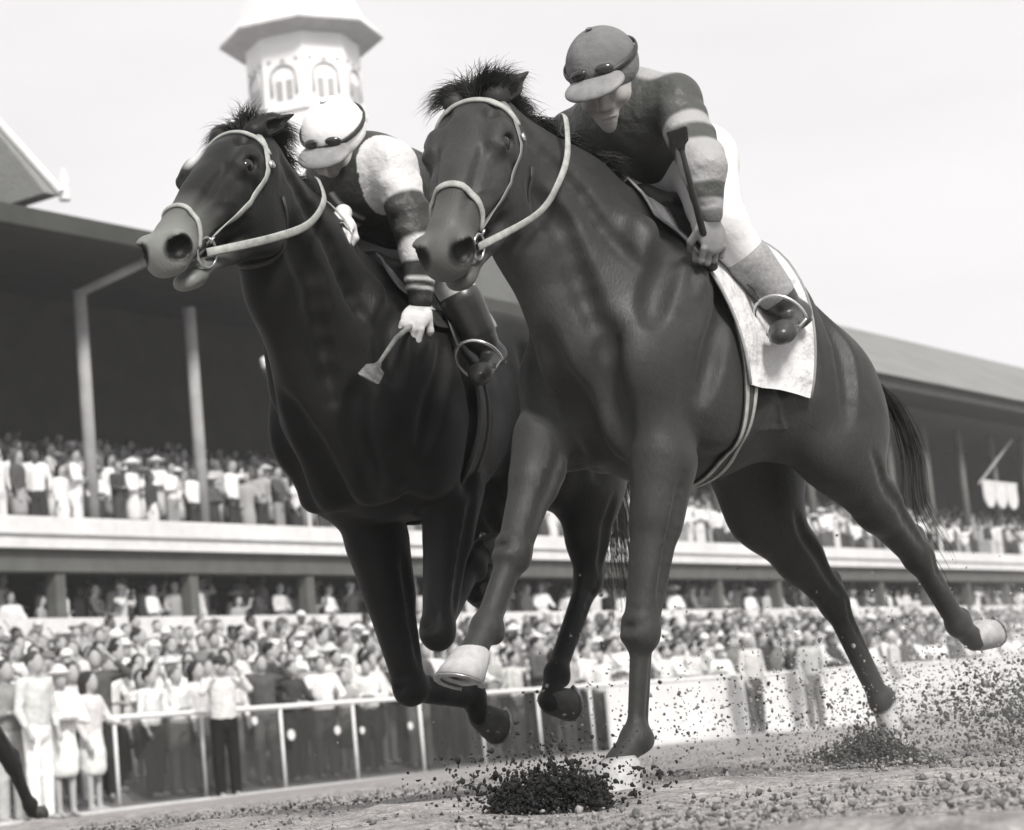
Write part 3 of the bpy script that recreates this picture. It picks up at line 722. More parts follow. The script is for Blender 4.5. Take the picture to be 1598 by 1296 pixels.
ridA = dict(pelvis=v3(-.70, 0, 1.93), chest=v3(-.48, .02, 2.04), neck=v3(-.44, .02, 2.11), headpos=J(946, 122, .03), head=(22, 35, 4), hs=1.18, pr=.82, slim=.88,
    armL=(J(1052, 158, .20), J(1098, 262, .35), J(1108, 342, .35)), armR=(v3(-.46, -.20, 2.03), v3(-.40, -.30, 1.80), v3(-.22, -.12, 1.80)),
    legL=(v3(-.68, .12, 1.90), J(1124, 350, .26), J(1230, 484, .34), J(1230, 484, .34) + v3(.12, .05, -.085)), legR=(v3(-.68, -.12, 1.90), J(935, 262, -.17), v3(-.72, -.33, 1.43), v3(-.66, -.35, 1.36)),
    handL=(v3(-.1, -.05, -1), v3(-.35, -.9, .1), v3(.9, 0, .2)), handR=(v3(.9, .2, -.2), v3(.1, .8, -.5), v3(0, .2, 1)),
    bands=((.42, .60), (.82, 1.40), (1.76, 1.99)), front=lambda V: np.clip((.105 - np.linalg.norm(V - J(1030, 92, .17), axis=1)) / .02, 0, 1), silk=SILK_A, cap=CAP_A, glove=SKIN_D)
jA, gripsA, endsA = jockey(fA, ridA, 'jockey in a grey cap and banded sleeves, crouched over the nearest horse')
ridB = dict(pelvis=v3(-.82, 0, 2.0), chest=v3(-.50, .02, 2.08), neck=v3(-.44, .02, 2.14), headpos=JB(525, 222, .02), head=(14, 42, -4), hs=1.12,
    armL=(JB(612, 258, .19), JB(655, 392, .29), JB(656, 478, .28)), armR=(v3(-.42, -.18, 2.03), v3(-.42, -.16, 1.88), JB(534, 340, .08)),
    legL=(v3(-.78, .13, 1.93), JB(690, 410, .26), JB(760, 548, .33), JB(760, 548, .33) + v3(.11, .04, -.09)), legR=(v3(-.78, -.13, 1.93), v3(-.40, -.24, 1.76), v3(-.72, -.33, 1.47), v3(-.66, -.35, 1.40)),
    handL=(v3(.55, -.1, -.85), v3(-.5, -.6, -.6), v3(.2, .9, .2)), handR=(v3(.6, .3, -.6), v3(-.3, -.5, -.6), v3(.2, .6, .6)),
    bands=((-.1, .42), (.92, 1.28), (1.60, 1.68), (1.80, 1.86)), slim=.84, silk=SILK_B, cap=CAP_B, glove=GLOVE, toptop=BOOT)
jB, gripsB, endsB = jockey(fB, ridB, 'jockey in a white cap and pale shouldered silks on the horse at left')
# ------------------------------------------------------------------ saddlery
def sheet_on(name, f, rows, off, mat_, parent, sub=6, flare=0., th=.004, inv=None):
    """cloth grid (rows of points) laid on the coat of f; lower edge may stand off by flare"""
    rows = [np.array(r, float) for r in rows]; R = []
    def rs(a, n): 
        t = np.linspace(0, len(a) - 1, n); i = np.minimum(t.astype(int), len(a) - 2); fr = (t - i)[:, None]; return a[i] * (1 - fr) + a[i + 1] * fr
    rows = np.array([rs(r, (len(r) - 1) * sub + 1) for r in rows]); rows = np.array([rs(rows[:, j], (len(rows) - 1) * sub + 1) for j in range(rows.shape[1])])   # [j along][i down]
    Q, N = f.project(rows.reshape(-1, 3), off); Q = Q.reshape(rows.shape); N = N.reshape(rows.shape)
    for _ in range(3): Q[1:-1, 1:-1] = .5 * Q[1:-1, 1:-1] + .125 * (Q[:-2, 1:-1] + Q[2:, 1:-1] + Q[1:-1, :-2] + Q[1:-1, 2:])
    nj, ni = Q.shape[:2]
    rr = np.random.RandomState(3)
    for i in range(ni):
        t = i / (ni - 1)
        for j in range(nj):
            Q[j, i] += N[j, i] * (flare * t ** 2 * (1 + .35 * math.sin(j * .8 + i * .22)) + .004 * math.sin(j * .55 + i * .5))
    top = Q.reshape(-1, 3); bot = (Q - N * th).reshape(-1, 3); n0 = len(top); F = []
    for j in range(nj - 1):
        for i in range(ni - 1):
            a = j * ni + i; F += [(a, a + 1, a + ni + 1, a + ni), (n0 + a, n0 + a + ni, n0 + a + ni + 1, n0 + a + 1)]
    edge = [j * ni for j in range(nj)] + [(nj - 1) * ni + i for i in range(1, ni)] + [j * ni + ni - 1 for j in range(nj - 2, -1, -1)] + [i for i in range(ni - 2, 0, -1)]
    for k in range(len(edge)): a, b = edge[k], edge[(k + 1) % len(edge)]; F.append((b, a, n0 + a, n0 + b))
    return mesh_obj(name, np.concatenate([top, bot]), F, mat_, parent), Q

def saddlery(fr, f, G, label_cloth, label_saddle, wts):
    wx, wz = G['w']; gx = G['girth_x']
    def ringpt(x, ang, r=.45, zc=None):          # angle 0 = top, positive = left
        zc = wz - .45 if zc is None else zc
        return (x, math.sin(ang) * r, zc + math.cos(ang) * r)
    f = G['torso']
    # cloth
    x0, x1 = G['cloth_x']; rows = []
    angs = np.linspace(G['cloth_ang'][0], G['cloth_ang'][1], 9)
    base = empty('saddle_cloth', fr.O, fr.rz); tag(base, label_cloth, 'saddle cloth', 'white saddle cloths')
    for a in angs:
        t = (a - angs[0]) / (angs[-1] - angs[0]); e_ = abs(t - .5) * 2; xa = x0 + G.get('tip', (0, 0))[0] * e_; xb = x1 + G.get('tip', (0, 0))[1] * e_; rows.append([ringpt(xa + (xb - xa) * u, R_(a) + R_(G['tilt']) * u * (t - .5) * 2) for u in (0, .33, .66, 1)])
    c, Q = sheet_on('cloth', f, rows, .014, WHITE, base, 4, 0.012)
    hem = MB()
    # binding along the front edge and lower edges
    pts = [Q[0, i] if False else Q[j, 0] for j in range(Q.shape[0]) for i in (0,)] if Q.shape[0] > 1 else []
    e1 = [Q[0, i] for i in range(Q.shape[1])]
    hem.tube(e1, .005, 6); hem.tube([Q[-1, i] for i in range(Q.shape[1])], .005, 6); hem.tube([Q[j, 0] for j in range(Q.shape[0])], .005, 6)
    hem.build('hem', CLOTH_EDGE, base, True)
    # girth
    gts = empty('girth_strap', fr.O, fr.rz); tag(gts, wts[0], 'girth', 'girths of the racehorses')
    gp = [ringpt(gx + G['gslant'] * math.sin(a), a, .5) for a in np.linspace(R_(82), R_(278), 19)]
    strap(f, None, gp, .040, .004, mat_=G.get('gmat', LEATHERD), parent=gts, name='webbing', off=.006, steps=4)
    for s_ in (-1, 1):
        gq = [(p[0] + s_ * .030, p[1], p[2]) for p in gp]; strap(f, None, gq, .010, .004, mat_=G['gline'], parent=gts, name='pale_stripe', off=.011, steps=4)
    # saddle: low seat, flaps, stirrup leathers
    sad = empty('saddle', fr.O, fr.rz); tag(sad, label_saddle, 'saddle', 'racing saddles')
    g = Field(); sx = wx - .17
    g.cone((sx + .13, 0, wz - .01), (sx - .16, 0, wz - .01), .05, .06, 2.1, .05); g.cone((sx + .16, 0, wz + .01), (sx + .17, 0, wz + .03), .03, .03, 2, .03)
    V, F = g.mesh(.007); mesh_obj('seat', V, F, LEATHERD, sad)
    for sd in (1, -1):
        rows = [[ringpt(x, sd * R_(a)) for a in (14, 34, 55)] for x in (sx + .17, sx + .06, sx - .05, sx - .13)]
        sheet_on('flap', f, rows, .026, LEATHERD, sad, 4)
        toe = G['feet'][0 if sd == 1 else 1]; tp = np.array(ringpt(sx + .06, sd * R_(30))); tp, _ = f.project(tp[None], .03); tp = tp[0]
        An, To = toe; m_ = An * .42 + To * .58; u = nrm(To - An); upv = nrm(tp - m_); upv = nrm(upv - u * (upv @ u)); ac = np.cross(u, upv)
        ring = []
        for k in range(25):
            a = math.pi * (-.22 + 1.44 * k / 24); ring.append(m_ + ac * math.cos(a) * .070 + upv * (math.sin(a) * .085 + .014))
        iron = MB(); iron.tube(ring, .006, 8); iron.box(m_ - upv * .040, (.026, .110, .006), np.array([u, ac, upv]))
        topi = m_ + upv * .098
        o = iron.build('stirrup_iron', STEEL, sad, True)
        lt = MB(); lt.tube([tp, tp * .5 + topi * .5 + np.array([0, .01 * sd, 0]), topi], [(.003, .011)] * 3, 6, flat=(0, sd, .3)); lt.build('stirrup_leather', LEATHERD, sad, True)
    return base

def bridle(fr, f, P, A, hs, G, label, hands):
    root = empty('bridle', fr.O, fr.rz); tag(root, label, 'bridle', 'bridles of the racehorses')
    ring = {}
    for sd in (1, -1):
        s = sd
        strap(f, None, [P(.045, .070 * s, .050), P(.13, .096 * s, -.02), P(.25, .088 * s, -.055), P(.36, .070 * s, -.07), P(.455, .058 * s, -.085)], .011, .003, mat_=G['cheek'], parent=root, name='cheek_strap')
        b = MB()
        for q in (P(.135, .1 * s, -.02), P(.44, .06 * s, -.08)):
            b = MB(); pq, nn = f.project(np.array(q)[None], .008); b.tube([pq[0], pq[0] + nn[0] * .006], .013, 12); b.build('buckle', STEEL, root, True)
        pr, nn = f.project(np.array(P(.475, .06 * s, -.092))[None], .012); pr, nn = pr[0], nn[0]; ring[sd] = pr
        u = nrm(np.cross(nn, A[0])); w = np.cross(nn, u); rb = MB(); R = G.get('ring', .036)
        rb.tube([pr + (u * math.cos(a) + w * math.sin(a)) * R for a in np.linspace(0, 2 * math.pi, 25)], .0045, 8, cap=False); rb.build('bit_ring', STEEL, root, True)
    strap(f, None, [P(.10, -.10, .0), P(.075, -.085, .05), P(.06, -.05, .085), P(.055, 0, .10), P(.06, .05, .085), P(.075, .085, .05), P(.10, .10, .0)], G['bw'], .006, mat_=LEATHER, parent=root, name='browband')
    nbx = G['nose']
    strap(f, None, [P(nbx + .045, -.072, -.075), P(nbx + .02, -.068, -.03), P(nbx, -.05, .03), P(nbx - .01, 0, .06), P(nbx, .05, .03), P(nbx + .02, .068, -.03), P(nbx + .045, .072, -.075)], G['bw'], .006, mat_=LEATHER, parent=root, name='noseband')
    strap(f, None, [P(.12, -.09, -.12), P(.16, -.05, -.26), P(.17, 0, -.28), P(.16, .05, -.26), P(.12, .09, -.12)], .009, .003, mat_=LEATHERD, parent=root, name='throat_latch')
    for sd, path in G['rein'].items():
        pts = [ring[sd]] + [np.array(p, float) for p in path] + [hands[sd]]
        # smooth catmull-rom
        Q = []
        for i in range(len(pts) - 1):
            p0, p1, p2, p3 = pts[max(i - 1, 0)], pts[i], pts[i + 1], pts[min(i + 2, len(pts) - 1)]
            for k in range(8):
                t = k / 8; Q.append(.5 * ((2 * p1) + (-p0 + p2) * t + (2 * p0 - 5 * p1 + 4 * p2 - p3) * t * t + (-p0 + 3 * p1 - 3 * p2 + p3) * t ** 3))
        Q.append(pts[-1]); Q = np.array(Q)
        N = f.grad(Q)
        for _ in range(3): v = f.value(Q); N = f.grad(Q); Q = Q + N * np.maximum(.010 - v, 0)[:, None]
        m = MB(); m.tube(Q, [(.0035, G.get('rw', .011))] * len(Q), 8, flat=N); m.build('rein', LEATHER, root, True)
    return root

GA['girth_x'] = -.60; GA['gslant'] = .05; GA['cloth_x'] = (-.41, -.96); GA['cloth_ang'] = (-114, 114); GA['tilt'] = 5; GA['tip'] = (-.10, .10); GA['gline'] = LEATHER
GA['feet'] = ((ridA['legL'][2], ridA['legL'][3]), (ridA['legR'][2], ridA['legR'][3]))
saddlery(fA, FA, GA, 'plain white saddle cloth hanging over the flank of the nearest horse', 'small dark racing saddle under the jockey in the grey cap', ['two striped girth round the belly of the nearest horse'])
GB['girth_x'] = wxB - .20; GB['gslant'] = .04; GB['cloth_x'] = (wxB + .02, wxB - .42); GB['cloth_ang'] = (-42, 42); GB['tilt'] = 4; GB['gline'] = mat('dim_girth_edge', dk(.06)); 
GB['feet'] = ((ridB['legL'][2], ridB['legL'][3]), (ridB['legR'][2], ridB['legR'][3]))
saddlery(fB, FB, GB, 'pale saddle cloth over the back of the dark horse at left', 'small dark racing saddle under the jockey in the white cap', ['dark girth round the belly of the horse at left'])

bridle(fA, FA, PA, AA, hsA, dict(cheek=mat('worn_strap', .17, .5, .4), bw=.012, nose=.40,
    rein={1: [J(838, 335, .10), J(872, 285, .14), J(886, 235, .12), J(878, 182, .03)], -1: [v3(.10, -.20, 1.75), v3(-.10, -.18, 1.85)]}),
    'pale leather bridle on the nearest horse, thick brow and nose bands', {1: gripsA['R'][0], -1: gripsA['R'][0]})
bridle(fB, FB, PB, AB, hsB, dict(cheek=LEATHER, bw=.009, nose=.455, ring=.044,
    rein={1: [JB(425, 372, .27), JB(482, 350, .27), JB(506, 312, .20), JB(496, 282, .09)], -1: [v3(.12, -.05, 1.75), v3(-.10, -.14, 1.88)]}, rw=.013),
    'pale leather bridle with big bit rings on the horse at left', {1: gripsB['R'][0], -1: gripsB['R'][0]})

# manes and tails (hair belongs to the horse)
def mane(root, f, G, P, A, hs, seed, n, L, up):
    r = np.random.RandomState(seed); wx, wz = G['w']; roots = []; dirs = []
    c = [P(-.02, 0, .06), P(-.10, 0, .02), np.array([wx + .30, 0, wz + .22]), np.array([wx + .12, 0, wz + .06])]
    for i in range(n):
        t = r.uniform(0, 1) ** 1.2 * 2.999; k = int(t); q = c[k] + (c[k + 1] - c[k]) * (t - k) + np.array([0, r.uniform(-.02, .02), 0]); roots.append(q)
        dirs.append(nrm(np.array([-.75, r.uniform(-.3, .35), .62 * up]) + r.normal(0, .25, 3)))
    R, N = f.project(np.array(roots), -.004); pp = P(-.02, 0, .06); L = [L * (1 + .9 * math.exp(-(np.linalg.norm(q - pp) / .13) ** 2)) for q in R]
    dirs = [nrm(np.array([-.85, .35 * math.sin(q[0] * 40 + q[2] * 31), .25 + .35 * math.sin(q[0] * 57 + 1)]) + n_ * .45 + r.normal(0, .1, 3)) for q, n_ in zip(R, N)]
    return hair_tufts('mane', R, dirs, L, HAIR_D, root, seed, .0022, .02, 9, 1.5)
def forelock(root, f, P, A, seed, n, L):
    r = np.random.RandomState(seed); R = []; D = []
    for i in range(n):
        c_ = int(r.uniform(0, 7)); R.append(P(.0 + r.uniform(-.03, .03), -.055 + .018 * c_ + r.uniform(-.008, .008), .08)); D.append(nrm(-A[0] * .3 + A[2] * (.8 + .25 * math.sin(c_ * 2.1)) + A[1] * (-.85 + .16 * c_ + .3 * math.sin(c_ * 3.7)) + np.array([-.45, 0, .0])))
    R, N = f.project(np.array(R), -.004)
    return hair_tufts('forelock', R, D, L, HAIR_D, root, seed, .0022, .03, 9, 1.7)
mane(rootA, FA, GA, PA, AA, hsA, 5, 420, .11, .8); forelock(rootA, FA, PA, AA, 6, 130, .12)
mane(rootB, FB, GB, PB, AB, hsB, 7, 420, .10, .8); forelock(rootB, FB, PB, AB, 8, 110, .10)
def tail(root, start, path, n, seed, spread=.05, w=.0035):
    r = np.random.RandomState(seed); v = []; fs = []
    path = [np.array(p, float) for p in path]
    for i in range(n):
        last = r.uniform(.55, 1.0) if i > n * .12 else r.uniform(1.0, 1.3); off = r.normal(0, 1, 3); off2 = r.normal(0, 1, 3); b = len(v); seg = 14
        pts = []
        for k in range(seg + 1):
            t = k / seg * last; x = min(t, .999) * (len(path) - 1); j = int(x); fr_ = x - j
            p0, p1, p2, p3 = path[max(j - 1, 0)], path[j], path[j + 1], path[min(j + 2, len(path) - 1)]
            q = .5 * ((2 * p1) + (-p0 + p2) * fr_ + (2 * p0 - 5 * p1 + 4 * p2 - p3) * fr_ ** 2 + (-p0 + 3 * p1 - 3 * p2 + p3) * fr_ ** 3)
            if t > 1: q = path[-1] + (path[-1] - path[-2]) * (t - 1) * 1.2
            env = (.35 + .65 * math.sin(min(t, 1) * 2.2)) * spread
            pts.append(q + (off * env * np.array([1, .7, .6]) + off2 * spread * .9 * t ** 2))
        ww0 = w * r.uniform(.5, 1.5)
        for k in range(seg + 1):
            d = nrm(pts[min(k + 1, seg)] - pts[max(k - 1, 0)]); sv = nrm(np.cross(d, off)); u2 = np.cross(d, sv); ww = ww0 * (1 - .85 * k / seg)
            v += [pts[k] + sv * ww, pts[k] - sv * ww * .5 + u2 * ww * .8, pts[k] - sv * ww * .5 - u2 * ww * .8]
        for k in range(seg):
            a = b + 3 * k
            for j in range(3): fs.append((a + j, a + (j + 1) % 3, a + 3 + (j + 1) % 3, a + 3 + j))
    return mesh_obj('tail', v, fs, HAIR_D, root)
tail(rootA, None, [J(1368, 600, 0), J(1400, 640, 0), J(1425, 710, -.02), J(1435, 790, -.03), J(1480, 868, -.05)], 38, 3, .026)
tail(rootB, None, [(wxB - 1.18, 0, wzB - .32), (wxB - 1.32, 0, wzB - .42), (wxB - 1.42, 0, wzB - .65), (wxB - 1.45, 0, wzB - .95), (wxB - 1.5, 0, wzB - 1.15)], 160, 4, .045)

# whips held in the gloves
def whip(fr, a, b, label, flap_len=.07, r=.007, flapw=.025, m_=LEATHERD, fm=LEATHERD, mid=None):
    """a butt end in the hand, b far end"""
    root = empty('whip', fr.world(a), fr.rz); tag(root, label, 'whip', 'whips held by the jockeys'); a = np.array(a); b = np.array(b); z = np.zeros(3)
    pts = [z] + ([mid - a] if mid is not None else []) + [b - a]
    if mid is not None: pts = [z, (mid - a) * .5 + (b - a) * .0 + (mid - a) * .0, mid - a, (mid - a) * .5 + (b - a) * .5, b - a]
    m = MB(); m.tube(pts, [r * (1.25 - .5 * i / (len(pts) - 1)) for i in range(len(pts))], 8); m.build('shaft', m_, root, True)
    m = MB(); m.tube([nrm(pts[1]) * -.03, nrm(pts[1]) * -.012, nrm(pts[1]) * .0], [r * 1.9, r * 2.1, r * 1.3], 10); m.build('knob', LEATHERD, root, True)
    d = nrm(pts[-1] - pts[-2]); sd = nrm(v3(.80, .6, 0)); e = pts[-1]; g = MB()
    g.tube([e - d * .02, e, e + d * .012, e + d * flap_len, e + d * (flap_len + .006)], [(.006, .008), (.008, .014), (.006, flapw * .85), (.004, flapw), (.003, flapw * .9)], 8, flat=sd)
    g.build('flap', fm, root); return root
ga = gripsA['L'][0]; da = nrm(J(1046, 165, .52) - ga)
whip(fA, ga - da * .03, ga + da * .40, 'dark whip held upright along the arm of the jockey in the grey cap', .055, .0095, .030)
gb = gripsB['L'][0]
whip(fB, gb + v3(-.05, -.01, .05), JB(588, 572, .36), 'pale whip with a broad flap pointing down from a white glove', .065, .008, .036, LEATHER, mat('whip_flap', .16, .7, .2, (40, .5, 1.4)), mid=JB(618, 528, .35))
# ------------------------------------------------------------------ the course: everything by s along the rail, w across the track, z up
def W(s, w, z=0.): return s * RD + w * RN + np.array([0, 0, z])
BAX = np.array([RD, RN, [0, 0, 1]])
def wbox(m, s0, s1, w0, w1, z0, z1): m.box(W((s0 + s1) / 2, (w0 + w1) / 2, (z0 + z1) / 2), (s1 - s0, w1 - w0, z1 - z0), BAX)
def gz(s, w):          # lie of the land: level near the horses, falling a little to the outer rail
    return -.27 * min(max((w - 5) / 12., 0), 1)
STR = lambda o: tag(o, kind='structure')
DIRT = mat('track_dirt', (.30, .29, .285), .95, .1, [(1.1, .8, 1.15), (14, .65, 1.3), (90, .6, 1.35)], [(3, .6, .08), (22, .9, .03), (120, .8, .008)])
APRON = mat('worn_paving', .26, .9, .1, (2, .8, 1.2)); KERBM = mat('pale_kerb_sand', .58, .9, .1, [(3, .8, 1.1), (40, .8, 1.15)], (30, .5, .02))
# ground sheet, fine near the camera, coarse far away
def ground_sheet():
    r = np.random.RandomState(2); xs = np.concatenate([np.linspace(-300, -8, 12), np.linspace(-6, 14, 240), np.linspace(16, 400, 16)]); ys = np.concatenate([np.linspace(-30, 1, 6), np.linspace(1.5, 20, 260), np.linspace(21, 400, 20)])
    X, Y = np.meshgrid(xs, ys, indexing='ij'); w = X * RN[0] + Y * RN[1]
    Z = -.27 * np.clip((w - 5) / 12., 0, 1) - .012
    near = np.clip((18 - w) / 6, 0, 1) * ((X > -6.5) & (X < 14.5) & (Y > 1) & (Y < 20.5))
    for i in range(26):
        k = 1.6 * 1.27 ** i * .6; a = r.uniform(0, 6.3); Z = Z + near * .013 / (1 + k * .22) * np.sin((X * math.cos(a) + Y * math.sin(a)) * k + r.uniform(0, 6)) 
    Z = Z + near * r.normal(0, .0035, Z.shape)
    V = np.stack([X, Y, Z], -1).reshape(-1, 3); nx, ny = X.shape; I = np.arange(nx * ny).reshape(nx, ny)
    F = np.stack([I[:-1, :-1], I[1:, :-1], I[1:, 1:], I[:-1, 1:]], -1).reshape(-1, 4)
    return STR(mesh_obj('track', V, F, DIRT))
ground_sheet()
m = MB()
ks = np.linspace(6, 95, 60)
wbox(m, 5, 95, 17.75, 18.35, -.35, -.235); STR(m.build('kerb', KERBM))
# sloping apron behind the rail
m = MB(); m.add([W(0, 18.6, -.262), W(110, 18.6, -.262), W(110, 27.5, 1.15), W(0, 27.5, 1.15)], [(0, 1, 2, 3)]); m.add([W(0, 18.6, -.262), W(110, 18.6, -.262), W(110, 18.6, -.6), W(0, 18.6, -.6)], [(3, 2, 1, 0)])
STR(m.build('apron', APRON))
def apron_z(w): return -.262 + (w - 18.6) / 8.9 * 1.412

# outer rail: posts, top rail and wire mesh at left, white boards farther along
RAILM = mat('pale_rail_paint', .62, .5, .3, (8, .85, 1.1)); WIRE = mat('dark_wire', dk(.05), .5, .3); BOARD = mat('white_boards', .64, .7, .2, [(1.3, .88, 1.05), (9, .92, 1.05)])
root = empty('track_rail', W(17.6, 18.5, -.27), math.atan2(RD[1], RD[0])); tag(root, 'pale pipe rail with dark wire mesh in front of the standing crowd', 'rail')
RI = np.array(W(17.6, 18.5, -.27))
def rel(mb): mb.v = [tuple((np.array(p) - RI) @ BAX.T) for p in mb.v]; return mb
m = MB(); m.tube([W(17.6, 18.5, .82), W(95, 18.5, .82)], .036, 10); rel(m).build('top_rail', RAILM, root, True)
s_ = 18.1
while s_ < 28.8: m = MB(); m.tube([W(s_, 18.5, -.27), W(s_, 18.5, .79)], .026, 8); rel(m).build('post', RAILM, root, True); s_ += 1.5
m = MB(); n = 0
for k in np.arange(18.0, 29.6, .042):
    for sg in (-1, 1):
        a0, a1 = k, k + sg * .95
        if 17.4 < a1 < 29.7: m.tube([W(a0, 18.53 + .004 * sg, -.2), W(a1, 18.53 + .004 * sg, .75)], .0052, 3, cap=False)  # fence wires thick and dark, so their colour adds the shade behind
rel(m).build('wire_mesh', WIRE, root)
for sa in np.arange(29.0, 93, 4.0):
    bo = MB(); wbox(bo, sa, sa + 3.985, 18.42, 18.47, -.24, .78); o = rel(bo).build('board', BOARD, root)
PAPER = mat('paper', .6, .8, .1)
for i, (px, py, sz) in enumerate(((398, 1125, .10), (455, 1147, .13), (527, 1140, .11), (566, 1140, .09), (641, 1133, .10))):
    c = on_plane(px, py, RN, 18.40); m = MB(); m.tube([RN * -.0, RN * .012], sz * .55, 14, cap=True); o = m.build('round_notice', PAPER); o.location = c
    tag(o, 'small round white notice fixed to the wire of the rail', 'notice', 'white notices on the track rail')

# grandstand
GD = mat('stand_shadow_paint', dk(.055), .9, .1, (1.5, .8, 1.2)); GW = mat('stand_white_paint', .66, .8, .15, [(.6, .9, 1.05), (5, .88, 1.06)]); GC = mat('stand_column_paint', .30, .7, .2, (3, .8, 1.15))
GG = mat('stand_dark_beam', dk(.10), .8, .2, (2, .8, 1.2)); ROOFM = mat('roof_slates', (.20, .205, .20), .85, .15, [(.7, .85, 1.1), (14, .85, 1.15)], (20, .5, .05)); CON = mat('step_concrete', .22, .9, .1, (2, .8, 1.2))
gs = empty('grandstand', W(30, 28, 0), math.atan2(RD[1], RD[0])); tag(gs, 'long two storey grandstand with a white balcony band full of spectators', 'grandstand')
GI = np.array(W(30, 28, 0))
def relg(mb): mb.v = [tuple((np.array(p) - GI) @ BAX.T) for p in mb.v]; return mb
S0, S1 = 12, 120
m = MB(); wbox(m, S0, S1, 27.9, 28.3, 4.20, 4.77); relg(m).build('balcony_band', GW, gs)
m = MB(); wbox(m, S0, S1, 27.86, 27.898, 4.42, 4.46); relg(m).build('band_moulding', GC, gs)
m = MB(); wbox(m, S0, S1, 28.05, 28.5, 3.80, 4.198); relg(m).build('beam', GG, gs)
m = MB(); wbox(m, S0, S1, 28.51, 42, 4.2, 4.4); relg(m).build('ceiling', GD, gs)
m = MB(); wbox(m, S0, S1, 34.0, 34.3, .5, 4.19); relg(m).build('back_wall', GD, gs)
m = MB(); wbox(m, S0, S1, 27.55, 27.85, .6, 2.92); relg(m).build('parapet', GW, gs)
m = MB(); wbox(m, S0, S1, 27.86, 33.9, 1.7, 1.95); relg(m).build('lower_floor', CON, gs)
UF = [(28.55 + .9 * i, 4.42 + .235 * i) for i in range(9)]
m = MB()
for i, (w_, z_) in enumerate(UF): wbox(m, S0, S1, w_, w_ + .897, z_ - .3, z_)
relg(m).build('terrace_steps', CON, gs)
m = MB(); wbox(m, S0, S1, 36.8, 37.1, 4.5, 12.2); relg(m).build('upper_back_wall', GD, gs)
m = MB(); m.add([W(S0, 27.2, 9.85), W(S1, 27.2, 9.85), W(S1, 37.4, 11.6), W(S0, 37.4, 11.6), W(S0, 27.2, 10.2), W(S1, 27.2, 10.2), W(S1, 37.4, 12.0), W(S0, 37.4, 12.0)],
    [(3, 2, 1, 0), (4, 5, 6, 7), (0, 1, 5, 4), (1, 2, 6, 5), (2, 3, 7, 6), (3, 0, 4, 7)]); relg(m).build('roof_canopy', GD, gs)
m = MB(); m.add([W(46, 27.0, 10.21), W(S1, 27.0, 10.21), W(S1, 33.0, 13.95), W(46, 33.0, 13.95), W(46, 38, 10.9), W(S1, 38, 10.9)], [(0, 1, 2, 3), (3, 2, 5, 4), (0, 3, 4), (1, 5, 2), (0, 4, 5, 1)]); relg(m).build('pitched_roof', ROOFM, gs)
# steep gable at the left, its hip coming down to a white finial
p_edge = on_plane(95, 333, RN, 27.3); se = p_edge @ RD; ap = on_plane(-60, 92, RN, 29.5); sa_, za_ = ap @ RD, ap[2]
m = MB(); m.add([W(se, 27.3, 10.57), W(2 * sa_ - se, 27.3, 10.57), W(2 * sa_ - se, 33, 10.57), W(se, 33, 10.57), W(sa_, 30, za_)], [(1, 0, 4), (2, 1, 4), (3, 2, 4), (0, 3, 4), (0, 1, 2, 3)]); relg(m).build('gable_roof', ROOFM, gs)
m = MB(); m.tube([W(se + .12, 27.3, 10.5), W(se + .12, 27.3, 10.85), W(se + .12, 27.3, 11.1)], [.11, .10, .02], 8); relg(m).build('finial', GW, gs)
m = MB(); e0 = np.array(W(se, 27.25, 10.62)); e1 = np.array(W(sa_, 29.95, za_ + .05)); m.tube([e0, e1], .07, 6); relg(m).build('hip_trim', GW, gs)
for k, s_ in enumerate(np.arange(25.1, 95, 3.02)):
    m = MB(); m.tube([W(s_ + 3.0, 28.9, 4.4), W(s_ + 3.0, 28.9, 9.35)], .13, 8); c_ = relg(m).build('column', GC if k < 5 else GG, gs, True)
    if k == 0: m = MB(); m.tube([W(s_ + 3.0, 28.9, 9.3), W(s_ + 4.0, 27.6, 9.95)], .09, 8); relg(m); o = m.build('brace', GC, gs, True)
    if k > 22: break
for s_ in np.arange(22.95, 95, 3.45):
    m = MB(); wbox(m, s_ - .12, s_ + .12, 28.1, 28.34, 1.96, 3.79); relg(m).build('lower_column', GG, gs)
# an awning at the far right and a small hooded one at left
LG = mat('opal_glass', .6, .3, .4)
c = on_plane(1532, 752, RN, 28.4); aw = empty('awning', c, math.atan2(RD[1], RD[0])); tag(aw, 'small pale scalloped awning by the terrace at the far right edge', 'awning')
m = MB(); m.tube([(-.3, 0, -.1), (3.4, 0, 1.7)], .05, 6); m.build('pole', GC, aw); CANV = mat('awning_canvas', .62, .9, .1, (3, .85, 1.1))
m = MB(); m.box((1.6, 0, .02), (3.4, .06, .10)); m.build('valance', CANV, aw)
for k in range(3):
    pts = [(-.5, 0), (.5, 0)] + [(.5 * math.cos(t), -.45 + -.42 * math.sin(t)) for t in np.linspace(0, math.pi, 12)]
    v = [(.55 + 1.08 * k + x, y, z - .04) for y in (-.03, .03) for x, z in pts]; n_ = len(pts)
    mesh_obj('flap', v, [tuple(range(n_)), tuple(range(n_, 2 * n_))[::-1]] + [(i, (i + 1) % n_, n_ + (i + 1) % n_, n_ + i)[::-1] for i in range(n_)], CANV, aw, False)
c = on_plane(418, 574, RN, 27.4); lamp = empty('hooded_lamp', c); tag(lamp, 'small white lamp with a dark hood hanging against the dark stand', 'lamp')
g = Field(); g.cone((0, 0, .02), (-.05, 0, .14), .12, .10, 1, .03); V, F = g.mesh(.03); mesh_obj('bulb', V, F, LG, lamp); m = MB(); m.tube([(0, 0, -.22), (.02, 0, -.10), (.04, 0, .0)], [.06, .15, .13], 12); m.build('hood', GD, lamp, True); m = MB(); m.tube([(0, 0, .2), (0, 0, 5.6)], .012, 5); m.build('rod', GD, lamp)

